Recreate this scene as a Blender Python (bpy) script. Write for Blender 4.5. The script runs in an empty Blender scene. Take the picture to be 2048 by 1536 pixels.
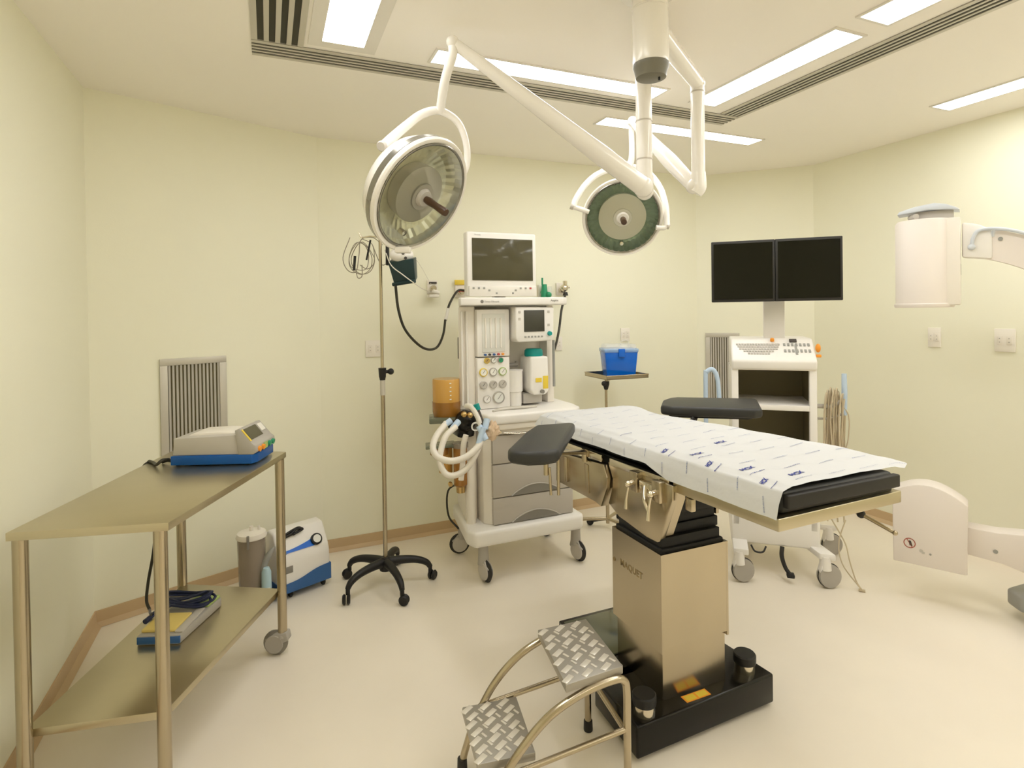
import bpy, bmesh, math, random
from mathutils import Vector, Matrix
PI = math.pi
random.seed(7)
S = bpy.context.scene
COL = S.collection

# ------------------------------------------------------------------ camera, world, exposure
F_PX, YAW, PITCH, ROLL, PY = 1137.37, .405622, -.0109688, -.0144967, 637.54
fw = Vector((math.sin(YAW)*math.cos(PITCH), math.cos(YAW)*math.cos(PITCH), math.sin(PITCH)))
rt0 = Vector((math.cos(YAW), -math.sin(YAW), 0)); up0 = rt0.cross(fw)
RT = rt0*math.cos(ROLL) + up0*math.sin(ROLL); UP = -rt0*math.sin(ROLL) + up0*math.cos(ROLL)
EYE = Vector((0, 0, 1.45))
cam_d = bpy.data.cameras.new('camera'); cam = bpy.data.objects.new('camera', cam_d); COL.objects.link(cam)
m3 = Matrix((RT, UP, -fw)).transposed()
cam.matrix_world = Matrix.Translation(EYE) @ m3.to_4x4()
cam_d.sensor_fit = 'HORIZONTAL'; cam_d.sensor_width = 36; cam_d.lens = 36*F_PX/2048
cam_d.shift_y = -(768-PY)/2048; cam_d.clip_start = .02
S.camera = cam
w = bpy.data.worlds.new('world'); S.world = w; w.use_nodes = True
w.node_tree.nodes['Background'].inputs[0].default_value = (.8, .8, .8, 1)
w.node_tree.nodes['Background'].inputs[1].default_value = .05
S.view_settings.view_transform = 'Standard'; S.view_settings.look = 'None'
S.view_settings.exposure = 0.0; S.view_settings.gamma = 1; S.view_settings.use_curve_mapping = False
PANEL = 15.4          # radiance of the ceiling light panels
LAMP = (1, 1.0, .985)
S.cycles.max_bounces = 14; S.cycles.diffuse_bounces = 10

def at(x, y, d):      # a point of the room that stands d metres deep from the lens
    return EYE + (fw + RT*((x-1024)/F_PX) - UP*((y-PY)/F_PX))*d

# ------------------------------------------------------------------ materials
def lin(c): return tuple((v/255/12.92 if v/255 <= .04045 else ((v/255+.055)/1.055)**2.4) for v in c)
M = {}
def mat(name, c, rough=.5, metal=0, emit=None, spec=.5, var=.0, scale=8, bump=0, bscale=60, stretch=None, coat=0, trans=0, alpha=1, ior=1.45):
    m = bpy.data.materials.new(name); m.use_nodes = True; nt = m.node_tree; N = nt.nodes; L = nt.links
    p = N['Principled BSDF']
    p.inputs['Base Color'].default_value = (*c, 1); p.inputs['Roughness'].default_value = rough
    p.inputs['Metallic'].default_value = metal; p.inputs['Specular IOR Level'].default_value = spec
    p.inputs['Coat Weight'].default_value = coat; p.inputs['Transmission Weight'].default_value = trans
    p.inputs['Alpha'].default_value = alpha; p.inputs['IOR'].default_value = ior
    if emit:
        p.inputs['Emission Color'].default_value = (*emit[0], 1); p.inputs['Emission Strength'].default_value = emit[1]
    tc = N.new('ShaderNodeTexCoord'); mp = N.new('ShaderNodeMapping'); L.new(tc.outputs['Object'], mp.inputs[0])
    if stretch: mp.inputs['Scale'].default_value = stretch
    nz = N.new('ShaderNodeTexNoise'); nz.inputs['Scale'].default_value = scale; nz.inputs['Detail'].default_value = 3
    L.new(mp.outputs[0], nz.inputs[0])
    mx = N.new('ShaderNodeMix'); mx.data_type = 'RGBA'
    k = 1-var
    mx.inputs[6].default_value = (*[v*k for v in c], 1); mx.inputs[7].default_value = (*[min(1, v*(1+var*.6)) for v in c], 1)
    L.new(nz.outputs[0], mx.inputs[0]); L.new(mx.outputs[2], p.inputs['Base Color'])
    if bump:
        n2 = N.new('ShaderNodeTexNoise'); n2.inputs['Scale'].default_value = bscale; L.new(mp.outputs[0], n2.inputs[0])
        bp = N.new('ShaderNodeBump'); bp.inputs['Strength'].default_value = bump; bp.inputs['Distance'].default_value = .01
        L.new(n2.outputs[0], bp.inputs['Height']); L.new(bp.outputs[0], p.inputs['Normal'])
    M[name] = m; return m

mat('wall', (.848, .836, .695), .55, var=.02, scale=1.5, bump=.03, bscale=120)
mat('ceiling', (.92, .885, .835), .7, var=.015, scale=2)
mat('floor', (.83, .765, .665), .22, var=.06, scale=3, spec=.35, bump=.01, bscale=5)
mat('cove', (.56, .41, .245), .4, var=.04)
mat('dark', (.03, .027, .02), .6)
mat('slot', (.03, .027, .015), .6)
mat('alu', (.56, .53, .47), .42, .35, var=.05)
mat('alu_white', (.76, .73, .68), .4)
mat('panel', (1, 1, 1), .5, emit=(LAMP, PANEL))
mat('steel', (.50, .43, .315), .25, 1, var=.10, scale=6, stretch=(1, 1, .12), bump=.02, bscale=80)
mat('steel_flat', (.57, .51, .37), .30, 1, var=.08, scale=5, stretch=(.3, 1.5, 1))
mat('chrome', (.72, .66, .54), .16, 1)
mat('tread', (.40, .375, .335), .42, .6, var=.08)
mat('tread_bar', (.80, .76, .70), .32, .5)
mat('endcap', (.17, .16, .125), .4)
mat('dark_olive', (.17, .145, .075), .6)
mat('bluegrey', (.60, .64, .70), .4)
mat('plate', (.84, .80, .74), .4)
mat('white', (.80, .775, .745), .35, var=.01)
mat('white_warm', (.80, .755, .69), .4, var=.02)
mat('lampwhite', (.84, .81, .77), .22, coat=.2)
mat('grey', (.40, .375, .34), .45, var=.03)
mat('greylight', (.50, .47, .43), .45, var=.02)
mat('greymid', (.22, .205, .18), .5)
mat('drawer', (.47, .435, .39), .42, var=.02)
mat('rubber', (.02, .018, .016), .55, var=.1)
mat('padblack', (.028, .028, .027), .45, var=.08, scale=20)
mat('black_gloss', (.007, .006, .004), .2, spec=.35)
mat('black', (.010, .009, .008), .45)
mat('bellow_black', (.006, .006, .007), .6)
mat('screen_black', (.006, .006, .003), .16, spec=.3)
mat('screen_olive', (.075, .067, .035), .12, spec=.5)
mat('screen_dim', (.05, .048, .035), .3)
mat('sheet', (.60, .605, .615), .75, bump=.15, bscale=25)
mat('ink', (.03, .045, .26), .8)
mat('ink_faint', (.22, .26, .42), .8)
mat('blue', (.0, .125, .62), .25, coat=.2)
mat('blue_esu', (.0, .085, .36), .35)
mat('blue_base', (.035, .12, .33), .35)
mat('bluepale', (.48, .60, .76), .4)
mat('blueice', (.42, .58, .66), .4)
mat('teal', (.0, .27, .26), .35)
mat('darkteal', (.008, .03, .035), .4)
mat('green', (.02, .28, .14), .4)
mat('lime', (.38, .50, .17), .5)
mat('yellow', (.75, .56, .06), .45)
mat('yellowpad', (.74, .58, .18), .55, var=.08)
mat('orange', (.85, .32, .03), .45)
mat('red', (.5, .06, .06), .4)
mat('amber', (.62, .34, .075), .18, alpha=.9, coat=.3)
mat('amber_dark', (.30, .13, .02), .2, coat=.3)
mat('brass', (.55, .38, .16), .25, 1)
mat('smoke', (.36, .30, .24), .12, alpha=.62)
mat('clear', (.80, .82, .84), .08, alpha=.28)
mat('clearblue', (.35, .55, .85), .15, alpha=.6)
mat('hose', (.74, .70, .63), .4)
mat('cable_beige', (.52, .44, .31), .5)
mat('cable_grey', (.28, .25, .19), .5)
mat('cable_dark', (.035, .032, .022), .45)
mat('cable_navy', (.012, .018, .06), .4)
mat('cloth', (.66, .50, .35), .8, var=.1)
mat('reflector', (.86, .84, .70), .22, .45)
mat('reflector_green', (.40, .50, .41), .2, .45)
mat('lampgrey', (.54, .50, .45), .4)
mat('rimgrey', (.30, .285, .25), .25, .7)
mat('handle_brown', (.075, .04, .022), .35)
mat('gaugewhite', (.70, .70, .66), .4)
mat('label', (.80, .79, .74), .5)
mat('ink_dark', (.06, .05, .045), .6)
mat('logo_steel', (.33, .24, .115), .45, .6)
mat('symbolred', (.36, .08, .05), .5)
mat('carmwhite', (.76, .70, .655), .42, var=.015)
mat('stickergrey', (.30, .30, .28), .4)
mat('greenglass', (.12, .13, .085), .15, coat=.3)
def glass(name, tint, gl):
    m = bpy.data.materials.new(name); m.use_nodes = True; N = m.node_tree.nodes; L = m.node_tree.links
    N.remove(N['Principled BSDF']); t = N.new('ShaderNodeBsdfTransparent'); g = N.new('ShaderNodeBsdfGlossy')
    t.inputs[0].default_value = (*tint, 1); g.inputs['Roughness'].default_value = .04
    fr = N.new('ShaderNodeFresnel'); fr.inputs[0].default_value = gl
    mx = N.new('ShaderNodeMixShader'); L.new(fr.outputs[0], mx.inputs[0]); L.new(t.outputs[0], mx.inputs[1]); L.new(g.outputs[0], mx.inputs[2])
    L.new(mx.outputs[0], N['Material Output'].inputs[0]); M[name] = m
glass('pane', (.96, .97, .94), 1.25)

# ------------------------------------------------------------------ mesh helpers
def V(*a): return Vector(a)
def catmull(pts, n):
    P = [Vector(p) for p in pts]
    if len(P) < 3: return P
    P = [P[0]*2-P[1]] + P + [P[-1]*2-P[-2]]
    out = []
    for i in range(1, len(P)-2):
        for k in range(n):
            t = k/n; a, b, c, d = P[i-1:i+3]
            out.append(.5*((2*b)+(c-a)*t+(2*a-5*b+4*c-d)*t*t+(3*b-a-3*c+d)*t**3))
    out.append(P[-2]); return out
class B:
    def __init__(s, X=None): s.bm = bmesh.new(); s.X = X or Matrix(); s.mi = 0; s.L = False
    def _merge(s, t):
        for f in t.faces: f.material_index = s.mi
        t.transform(s.X); me = bpy.data.meshes.new('t'); t.to_mesh(me); t.free(); s.bm.from_mesh(me); bpy.data.meshes.remove(me)
        return s
    def box(s, x0, y0, z0, x1, y1, z1, bev=0, seg=2):
        t = bmesh.new(); bmesh.ops.create_cube(t, size=1)
        for v in t.verts: v.co = V(x0+(x1-x0)*(v.co.x+.5), y0+(y1-y0)*(v.co.y+.5), z0+(z1-z0)*(v.co.z+.5))
        if bev: bmesh.ops.bevel(t, geom=t.edges[:], offset=bev, segments=seg, profile=.5, affect='EDGES')
        bmesh.ops.recalc_face_normals(t, faces=t.faces[:])
        return s._merge(t)
    def obox(s, c, ax, ay, az, hx, hy, hz, bev=0):      # oriented box: centre, three axes, half sizes
        X = s.X; ax, ay, az = Vector(ax).normalized(), Vector(ay).normalized(), Vector(az).normalized()
        s.X = X @ Matrix.Translation(Vector(c)) @ Matrix((ax, ay, az)).transposed().to_4x4()
        s.box(-hx, -hy, -hz, hx, hy, hz, bev); s.X = X; return s
    def prism(s, poly, z0, z1, axis='z', bev=0, seg=2):
        t = bmesh.new()
        def mk(p, h):
            return {'z': V(p[0], p[1], h), 'x': V(h, p[0], p[1]), 'y': V(p[0], h, p[1])}[axis]
        a = [t.verts.new(mk(p, z0)) for p in poly]; b = [t.verts.new(mk(p, z1)) for p in poly]
        t.faces.new(a[::-1]); t.faces.new(b); n = len(poly)
        for i in range(n): t.faces.new((a[i], a[(i+1) % n], b[(i+1) % n], b[i]))
        bmesh.ops.recalc_face_normals(t, faces=t.faces[:])
        if bev: bmesh.ops.bevel(t, geom=t.edges[:], offset=bev, segments=seg, profile=.5, affect='EDGES', clamp_overlap=True)
        return s._merge(t)
    def tube(s, pts, r, seg=10, n=6, closed=False, smooth=True):
        P = catmull(pts, n) if smooth else [Vector(p) for p in pts]
        m = len(P); t = bmesh.new(); rings = []
        T0 = (P[1]-P[0]).normalized(); up = V(0, 0, 1) if abs(T0.z) < .9 else V(1, 0, 0)
        nrm = T0.cross(up).normalized()
        for i in range(m):
            T = (P[min(i+1, m-1)]-P[max(i-1, 0)]).normalized()
            nrm = (nrm - T*nrm.dot(T)).normalized(); bn = T.cross(nrm)
            if callable(r): rr = r(i/(m-1), i)
            elif isinstance(r, (list, tuple)):
                q = i/(m-1)*(len(r)-1); j = min(int(q), len(r)-2); rr = r[j]+(r[j+1]-r[j])*(q-j)
            else: rr = r
            rings.append([t.verts.new(P[i]+(nrm*math.cos(2*PI*k/seg)+bn*math.sin(2*PI*k/seg))*rr) for k in range(seg)])
        for i in range(m-1):
            for k in range(seg): t.faces.new((rings[i][k], rings[i][(k+1) % seg], rings[i+1][(k+1) % seg], rings[i+1][k]))
        t.faces.new(rings[0][::-1]); t.faces.new(rings[-1])
        bmesh.ops.recalc_face_normals(t, faces=t.faces[:])
        return s._merge(t)
    def cyl(s, a, b, r, r2=None, seg=24): return s.tube([a, b], [r, r if r2 is None else r2], seg, smooth=False)
    def lathe(s, prof, c, axis=(0, 0, 1), seg=40, ref=None, cap=True):
        ax = Vector(axis).normalized(); u = Vector(ref) if ref else (V(0, 0, 1) if abs(ax.z) < .9 else V(1, 0, 0))
        u = (u-ax*u.dot(ax)).normalized(); v = ax.cross(u); c = Vector(c); t = bmesh.new(); R = []
        for r, h in prof:
            if r < 1e-6: R.append([t.verts.new(c+ax*h)])
            else: R.append([t.verts.new(c+ax*h+(u*math.cos(2*PI*k/seg)+v*math.sin(2*PI*k/seg))*r) for k in range(seg)])
        for a, b in zip(R, R[1:]):
            for k in range(seg):
                q = (k+1) % seg
                if len(a) == 1 and len(b) == 1: continue
                if len(a) == 1: t.faces.new((a[0], b[k], b[q]))
                elif len(b) == 1: t.faces.new((a[k], a[q], b[0]))
                else: t.faces.new((a[k], a[q], b[q], b[k]))
        bmesh.ops.recalc_face_normals(t, faces=t.faces[:])
        return s._merge(t)
    def ball(s, c, r, sc=(1, 1, 1), seg=16):
        t = bmesh.new(); bmesh.ops.create_uvsphere(t, u_segments=seg, v_segments=seg//2+2, radius=r)
        for v in t.verts: v.co = V(v.co.x*sc[0]+c[0], v.co.y*sc[1]+c[1], v.co.z*sc[2]+c[2])
        return s._merge(t)
    def quad(s, *p):
        t = bmesh.new(); t.faces.new([t.verts.new(Vector(q)) for q in p]); return s._merge(t)
    def text(s, txt, o, ex, ey, size, align='CENTER', off=0, fn=None):
        cu = bpy.data.curves.new('t', 'FONT'); cu.body = txt; cu.size = size; cu.align_x = align; cu.align_y = 'CENTER'; cu.resolution_u = 2
        cu.offset = off
        ob = bpy.data.objects.new('t', cu); COL.objects.link(ob)
        dg = bpy.context.evaluated_depsgraph_get(); me = bpy.data.meshes.new_from_object(ob.evaluated_get(dg))
        t = bmesh.new(); t.from_mesh(me); bpy.data.meshes.remove(me); bpy.data.objects.remove(ob); bpy.data.curves.remove(cu)
        ex, ey = Vector(ex).normalized(), Vector(ey).normalized()
        for v in t.verts: v.co = fn(v.co.x, v.co.y) if fn else Vector(o)+ex*v.co.x+ey*v.co.y
        return s._merge(t)
    def part(s, name, parent, mats, label=None, smooth=38):
        if parent is not None and not s.L: s.bm.transform(world_m(parent).inverted())
        me = bpy.data.meshes.new(name)
        if smooth:
            for f in s.bm.faces: f.smooth = True
        s.bm.to_mesh(me); s.bm.free()
        if smooth: me.set_sharp_from_angle(angle=math.radians(smooth))
        for m in (mats if isinstance(mats, (list, tuple)) else [mats]): me.materials.append(M[m])
        o = bpy.data.objects.new(name, me); COL.objects.link(o); o.parent = parent
        if label: o['label'] = label
        return o
def world_m(o):
    m = o.matrix_basis.copy()
    while o.parent: o = o.parent; m = o.matrix_basis @ m
    return m
def tag(o, label=None, cat=None, group=None, kind=None):
    for k, v in (('label', label), ('category', cat), ('group', group), ('kind', kind)):
        if v: o[k] = v
    return o
def thing(name, label, cat, loc=(0, 0, 0), rz=0, group=None):
    o = bpy.data.objects.new(name, None); COL.objects.link(o); o.location = loc; o.rotation_euler = (0, 0, rz)
    o.empty_display_size = .1
    return tag(o, label, cat, group)
def single(b, name, mats, label, cat, group=None, loc=None, smooth=38):
    if loc: b.bm.transform(Matrix.Translation(-Vector(loc)))
    o = b.part(name, None, mats, smooth=smooth)
    if loc: o.location = loc
    return tag(o, label, cat, group)
def struct(b, name, mats, smooth=38):
    return tag(b.part(name, None, mats, smooth=smooth), kind='structure')
def local(parent): return B(world_m(parent))       # build in the thing's own axes

# ------------------------------------------------------------------ the room
H = 2.53
plan = [(-.773, -2.4), (-.773, 3.23), (.29, 3.645), (3.20, 3.645), (3.80, 3.05), (3.80, -2.4)]
names = ['left', 'back_left', 'back', 'back_right', 'right', 'front']
b = B(); b.prism(plan, -.12, 0); struct(b, 'floor', 'floor', 0)
b = B(); b.prism([(x*1.0, y) for x, y in plan], H, H+.12); struct(b, 'ceiling', 'ceiling', 0)
n = len(plan)
for i in range(n):
    a, c = Vector(plan[i]), Vector(plan[(i+1) % n]); d = (c-a).normalized(); o = Vector((-d.y, d.x))
    a2, c2 = a-d*.08*0, c+d*.08*0
    b = B(); b.prism([a, c, c+o*.1, a+o*.1], -.12, H+.12); struct(b, 'wall_'+names[i], 'wall', 0)
    # coved skirting, sloping out into the floor
    b = B(); prof = [(0, .072), (.006, .072), (.009, .02), (.03, .001), (0, .001)]
    P = []
    for e, q in ((a, 1), (c, -1)):
        P.append([V(e.x-o.x*u + d.x*q*u*.45, e.y-o.y*u + d.y*q*u*.45, z) for u, z in prof])
    t = bmesh.new(); r0 = [t.verts.new(p) for p in P[0]]; r1 = [t.verts.new(p) for p in P[1]]
    for k in range(5): t.faces.new((r0[k], r0[(k+1) % 5], r1[(k+1) % 5], r1[k]))
    t.faces.new(r0[::-1]); t.faces.new(r1); bmesh.ops.recalc_face_normals(t, faces=t.faces[:]); b._merge(t)
    struct(b, 'baseboard_'+names[i], 'cove', 0)

# ceiling light panels
def panel(x0, y0, x1, y1, label, frame=.012, group='recessed fluorescent panels in the ceiling'):
    t = thing('ceiling_light', label, 'ceiling light', ((x0+x1)/2, (y0+y1)/2, H), group=group)
    b = B(); z0 = H-.006
    b.box(x0-frame, y0-frame, z0, x1+frame, y0, H); b.box(x0-frame, y1, z0, x1+frame, y1+frame, H)
    b.box(x0-frame, y0, z0, x0, y1, H); b.box(x1, y0, z0, x1+frame, y1, H); b.part('frame', t, 'alu_white', smooth=0)
    b = B(); b.box(x0, y0, H-.004, x1, y1, H-.001); b.part('diffuser', t, 'panel', smooth=0)
panel(2.035, 1.53, 2.19, 2.345, 'short lit panel inside the air slot loop, ending beside its right-hand corner')
panel(2.035, .62, 2.19, 1.43, 'lit panel at the top edge, inside the air slot, next nearer than the corner one')
panel(2.035, -.30, 2.19, .51, 'lit panel in the inner right row, above and behind the viewer')
panel(.66, 2.255, 1.81, 2.375, 'long lit panel inside the rear air slot, parallel to the back wall')
panel(1.75, 2.70, 2.91, 2.815, 'long lit panel between rear air slot and back wall, right of centre')
panel(3.31, .75, 3.455, 1.925, 'long lit panel nearest the right wall')
panel(3.31, -.75, 3.455, .45, 'lit panel near the right wall, beside the viewer')
panel(.215, 1.53, .375, 2.345, 'wide lit panel beside the left air slot, far end of the row', .05)
panel(.215, .62, .375, 1.43, 'lit panel in the inner left row, above the viewer')
panel(3.31, -2.05, 3.455, -.87, 'added unseen lit panel well behind the viewer, brightening the right wall side')  # added out of view to extend the lighting on the right side
panel(.66, -1.2, 1.81, -1.06, 'added unseen lit panel across the ceiling behind the viewer, for ambient light')  # added out of view to raise the ambient light
# linear slot diffusers, four dark slots each
def slots(x0, y0, x1, y1, label, along, cut=None):
    t = thing('air_slot', label, 'air vent', ((x0+x1)/2, (y0+y1)/2, H), group='slot air diffusers in the ceiling'); bars = B(); z = H-.005
    wdt = (x1-x0) if along == 'y' else (y1-y0); fl = .022; bar = (wdt-2*fl)/4*.5; sl = (wdt-2*fl-3*bar)/4
    bb = B(); bb.box(x0, y0, H-.0015, x1, y1, H-.0005); bb.part('slot_recess', t, 'slot', smooth=0)
    pos = [(0, fl)] + [(fl+(k+1)*sl+k*bar, fl+(k+1)*sl+(k+1)*bar) for k in range(3)] + [(wdt-fl, wdt)]
    for u, v in pos:
        if along == 'y': bars.box(x0+u, y0, z, x0+v, y1, H-.0005)
        else: bars.box(x0, y0+u, z, x1, y0+v, H-.0005)
    bars.part('slot_frame', t, 'alu', smooth=0)
slots(2.31, -.6, 2.455, 2.43, 'four-slot air diffuser running to the upper right corner', 'y')
slots(-.04, -.6, .15, 2.43, 'four-slot air diffuser at the top edge left of centre', 'y')
slots(-.04, 2.435, 2.455, 2.575, 'four-slot air diffuser across the ceiling before the back wall', 'x')

# ------------------------------------------------------------------ wall grilles, outlets, wall plates
def grille(c, d, wdt, z0, z1, label):
    d = Vector((*d, 0)).normalized(); nr = V(d.y, -d.x, 0)      # nr points into the room
    c = Vector((*c, 0)); X = Matrix.Translation(c+V(0, 0, z0)) @ Matrix((d, -nr, V(0, 0, 1))).transposed().to_4x4()
    t = thing('wall_grille', label, 'vent grille', c+V(0, 0, z0), group='vertical-slat grilles on the walls'); hh = z1-z0; f = .035
    b = B(X)
    b.box(0, -.014, 0, wdt, -.001, f, .002); b.box(0, -.014, hh-f, wdt, -.001, hh, .002)
    b.box(0, -.014, f, f, -.001, hh-f, .002); b.box(wdt-f, -.014, f, wdt, -.001, hh-f, .002); b.part('frame', t, 'alu')
    b = B(X); b.box(f, -.003, f, wdt-f, -.001, hh-f); b.part('backing', t, 'dark_olive', smooth=0)
    b = B(X); k = f+.008
    while k < wdt-f-.004:
        b.obox(((k), -.008, hh/2), (1, .55, 0), (-.55, 1, 0), (0, 0, 1), .0056, .0018, hh/2-f); k += .0178
    b.box(f, -.007, hh*.16, wdt-f, -.004, hh*.16+.006); b.part('louvre', t, 'greylight', smooth=0)
d1 = (Vector(plan[2])-Vector(plan[1])).normalized(); p1 = Vector(plan[1])
grille(p1+d1*.285, d1, .315, .60, 1.24, 'grey vertical-slat return air grille on the wall behind the blue-based box')
d2 = (Vector(plan[4])-Vector(plan[3])).normalized(); p2 = Vector(plan[3])
grille(p2+d2*.062, d2, .255, .60, 1.263, 'narrow vertical-slat grille on the wall behind the twin-screen cart')

def plate(c, nr, wdt, hh, label, holes=2, cat='wall plate'):
    nr = Vector(nr).normalized(); d = V(-nr.y, nr.x, 0); X = Matrix.Translation(Vector(c)) @ Matrix((d, nr, V(0, 0, 1))).transposed().to_4x4()
    t = thing('wall_socket', label, cat, c, group='socket plates on the walls'); b = B(X); b.box(-wdt/2, .0005, -hh/2, wdt/2, .009, hh/2, .003); b.part('cover_plate', t, 'plate')
    for k in range(holes):
        x = (k-(holes-1)/2)*wdt*.45
        b = B(X); b.box(x-.013, .008, -.024, x+.013, .0125, .024, .002); b.part('socket_insert', t, 'white_warm')
        b = B(X);
        for zz in (-.01, .01): b.cyl((x, .0115, zz), (x, .0135, zz), .003, seg=8)
        b.part('socket_hole', t, 'grey')
plate((.612, 3.645, 1.235), (0, -1, 0), .105, .105, 'double white socket plate on back wall behind the drip pole')
plate((2.50, 3.645, 1.27), (0, -1, 0), .08, .10, 'white socket plate on back wall just above the blue bin')
plate((1.93, 3.645, 1.22), (0, -1, 0), .05, .10, 'small white plate on back wall right of the anesthesia machine', 1)
plate((3.80, 2.205, 1.258), (-1, 0, 0), .075, .12, 'white socket plate on the right wall, the one nearer the cart')
plate((3.80, 1.838, 1.254), (-1, 0, 0), .10, .13, 'white socket plate on the right wall near the picture edge')

# gas outlets
def outlet(x, z, label, kind):
    t = thing('gas_outlet', label, 'gas outlet', (x, 3.645, z), group='gas outlets in a row on the back wall'); b = B()
    b.box(x-.035, 3.628, z-.045, x+.035, 3.644, z+.045, .004); b.part('outlet_plate', t, 'white_warm')
    b = B(); b.cyl((x, 3.63, z-.01), (x, 3.60, z-.01), .02); b.cyl((x, 3.605, z-.01), (x, 3.585, z-.01), .013); b.part('valve', t, 'chrome' if kind != 'green' else 'green')
    return t
t = outlet(.995, 1.625, 'white gas outlet with dark label strip and thin tube plugged in', 'a')
b = B(); b.box(.972, 3.622, 1.645, 1.022, 3.629, 1.658); b.part('label_strip', t, 'ink_dark', smooth=0)
b = B(); b.box(.955, 3.56, 1.555, 1.02, 3.625, 1.575, .004); b.cyl((1.03, 3.60, 1.585), (.985, 3.59, 1.60), .012); b.part('flow_valve', t, 'alu_white')
t = outlet(1.185, 1.60, 'gas outlet with a yellow tag left of the machine screen', 'y')
b = B(); b.box(1.145, 3.618, 1.64, 1.215, 3.628, 1.672, .003); b.part('yellow_tag', t, 'yellow', 'yellow tag')
b = B(); b.cyl((1.16, 3.60, 1.60), (1.22, 3.57, 1.60), .009); b.part('hose_plug', t, 'red', 'red hose plug')
t = outlet(1.80, 1.60, 'green oxygen outlet fitting right of the machine screen', 'green')
b = B(); b.cyl((1.79, 3.585, 1.555), (1.79, 3.585, 1.645), .026, .018); b.ball((1.81, 3.56, 1.57), .022); b.cyl((1.775, 3.585, 1.64), (1.775, 3.585, 1.69), .006); b.part('flowmeter', t, 'green', 'green plastic flowmeter')
b = B(); b.cyl((1.83, 3.58, 1.56), (1.83, 3.58, 1.63), .016); b.part('humidifier_cup', t, 'clear')
t = outlet(1.945, 1.615, 'chrome gas outlet at the head of the black supply hose', 'c')
b = B(); b.ball((1.945, 3.575, 1.62), .028); b.cyl((1.915, 3.575, 1.625), (1.985, 3.575, 1.625), .009); b.cyl((1.95, 3.575, 1.62), (1.95, 3.575, 1.67), .016); b.part('regulator', t, 'chrome')
b = B(); b.cyl((1.95, 3.57, 1.565), (1.95, 3.57, 1.59), .02, .014); b.part('hose_collar', t, 'black')
b = B(); b.tube([(1.95, 3.57, 1.575), at(1123, 620, 3.95), at(1118, 660, 3.9), at(1108, 700, 3.75), (1.62, 3.26, 1.12)], .0085)
single(b, 'supply_hose', 'cable_dark', 'black hose hanging from chrome outlet to the back of the anesthesia machine', 'hose', group='black hoses from the wall outlets')
b = B(); b.tube([(1.20, 3.57, 1.60), at(915, 582, 3.75), at(900, 606, 3.65), at(893, 628, 3.6)], .0075)
b.tube([at(891, 636, 3.58), at(886, 670, 3.5), at(872, 696, 3.4), at(845, 695, 3.25), at(812, 662, 3.12), at(797, 620, 3.06), at(791, 570, 3.03)], .0075)
b.mi = 1; b.tube([at(896, 618, 3.62), at(891, 640, 3.57)], .0105, smooth=False)
single(b, 'supply_hose', ['cable_dark', 'white'], 'thin black hose looping from the dark teal box up to the yellow-tagged outlet', 'hose', group='black hoses from the wall outlets')

# ------------------------------------------------------------------ stainless corner table
T = thing('instrument_table', 'stainless steel trapezoid table with lower shelf in the left foreground', 'table', (-.30, 2.35, 0))
A_, B_, C_, D_ = (-.676, 1.99), (-.272, 1.885), (.063, 2.645), (-.385, 2.93)
b = B(); b.prism([A_, B_, C_, D_], .838, .862, bev=.002); b.part('tabletop', T, 'steel_flat')
a_, b_, c_, d_ = (-.655, 2.025), (-.302, 1.945), (.035, 2.622), (-.365, 2.86)
b = B(); b.prism([(-.66, 2.04), (-.30, 1.962), (.028, 2.64), (-.365, 2.87)], .252, .276, bev=.002); b.part('lower_shelf', T, 'steel_flat')
def caster(parent, x, y, r, wd, ztop, head=0, housing='greylight', tyre='greymid', hub=None, off=.025, local_=False, twin=False, hubr=.74):
    X = world_m(parent) if local_ else Matrix()
    X = X @ Matrix.Translation((x, y, 0)) @ Matrix.Rotation(head, 4, 'Z')
    b = B(X); b.cyl((0, 0, ztop), (0, 0, r*1.5), r*.42, r*.5, seg=16)
    b.prism([(-r*.35-off*.2, r*1.95), (r*.5, r*1.9), (off+r*.8, r*1.35), (off+r*.3, r*.9), (off-r*.4, r*.95), (-r*.6, r*1.3)], -wd*.62, wd*.62, 'y', bev=r*.1)
    c = b.part('caster', parent, housing)
    for sgn in ((-1, 1) if twin else (0,)):
        b = B(X); ww = wd*.42 if twin else wd*.5
        yc = sgn*wd*.62; e = .12*r
        b.lathe([(0, -ww), (r-e*2, -ww), (r, -ww+e*2), (r, ww-e*2), (r-e*2, ww), (0, ww)], (off, yc, r), (0, 1, 0), 28)
        wl = b.part('wheel', c, tyre)
        if hub:
            b = B(X); q = max(ww, wd*.62)+.002
            b.lathe([(0, -q), (r*hubr*.96, -q), (r*hubr, -q+.002), (r*hubr, q-.002), (r*hubr*.96, q), (0, q)], (off, yc, r), (0, 1, 0), 24)
            b.part('hub_cap', c, hub)
    return c
for i, (x, y) in enumerate((a_, b_, c_, d_)):
    b = B(); b.cyl((x, y, .838), (x, y, .085), .019, seg=20); b.part('leg', T, 'steel')
    caster(T, x, y, .052, .034, .09, [PI*.9, PI*.8, PI-.42, PI*.6][i], 'grey', 'greymid', 'grey', off=.03)
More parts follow.
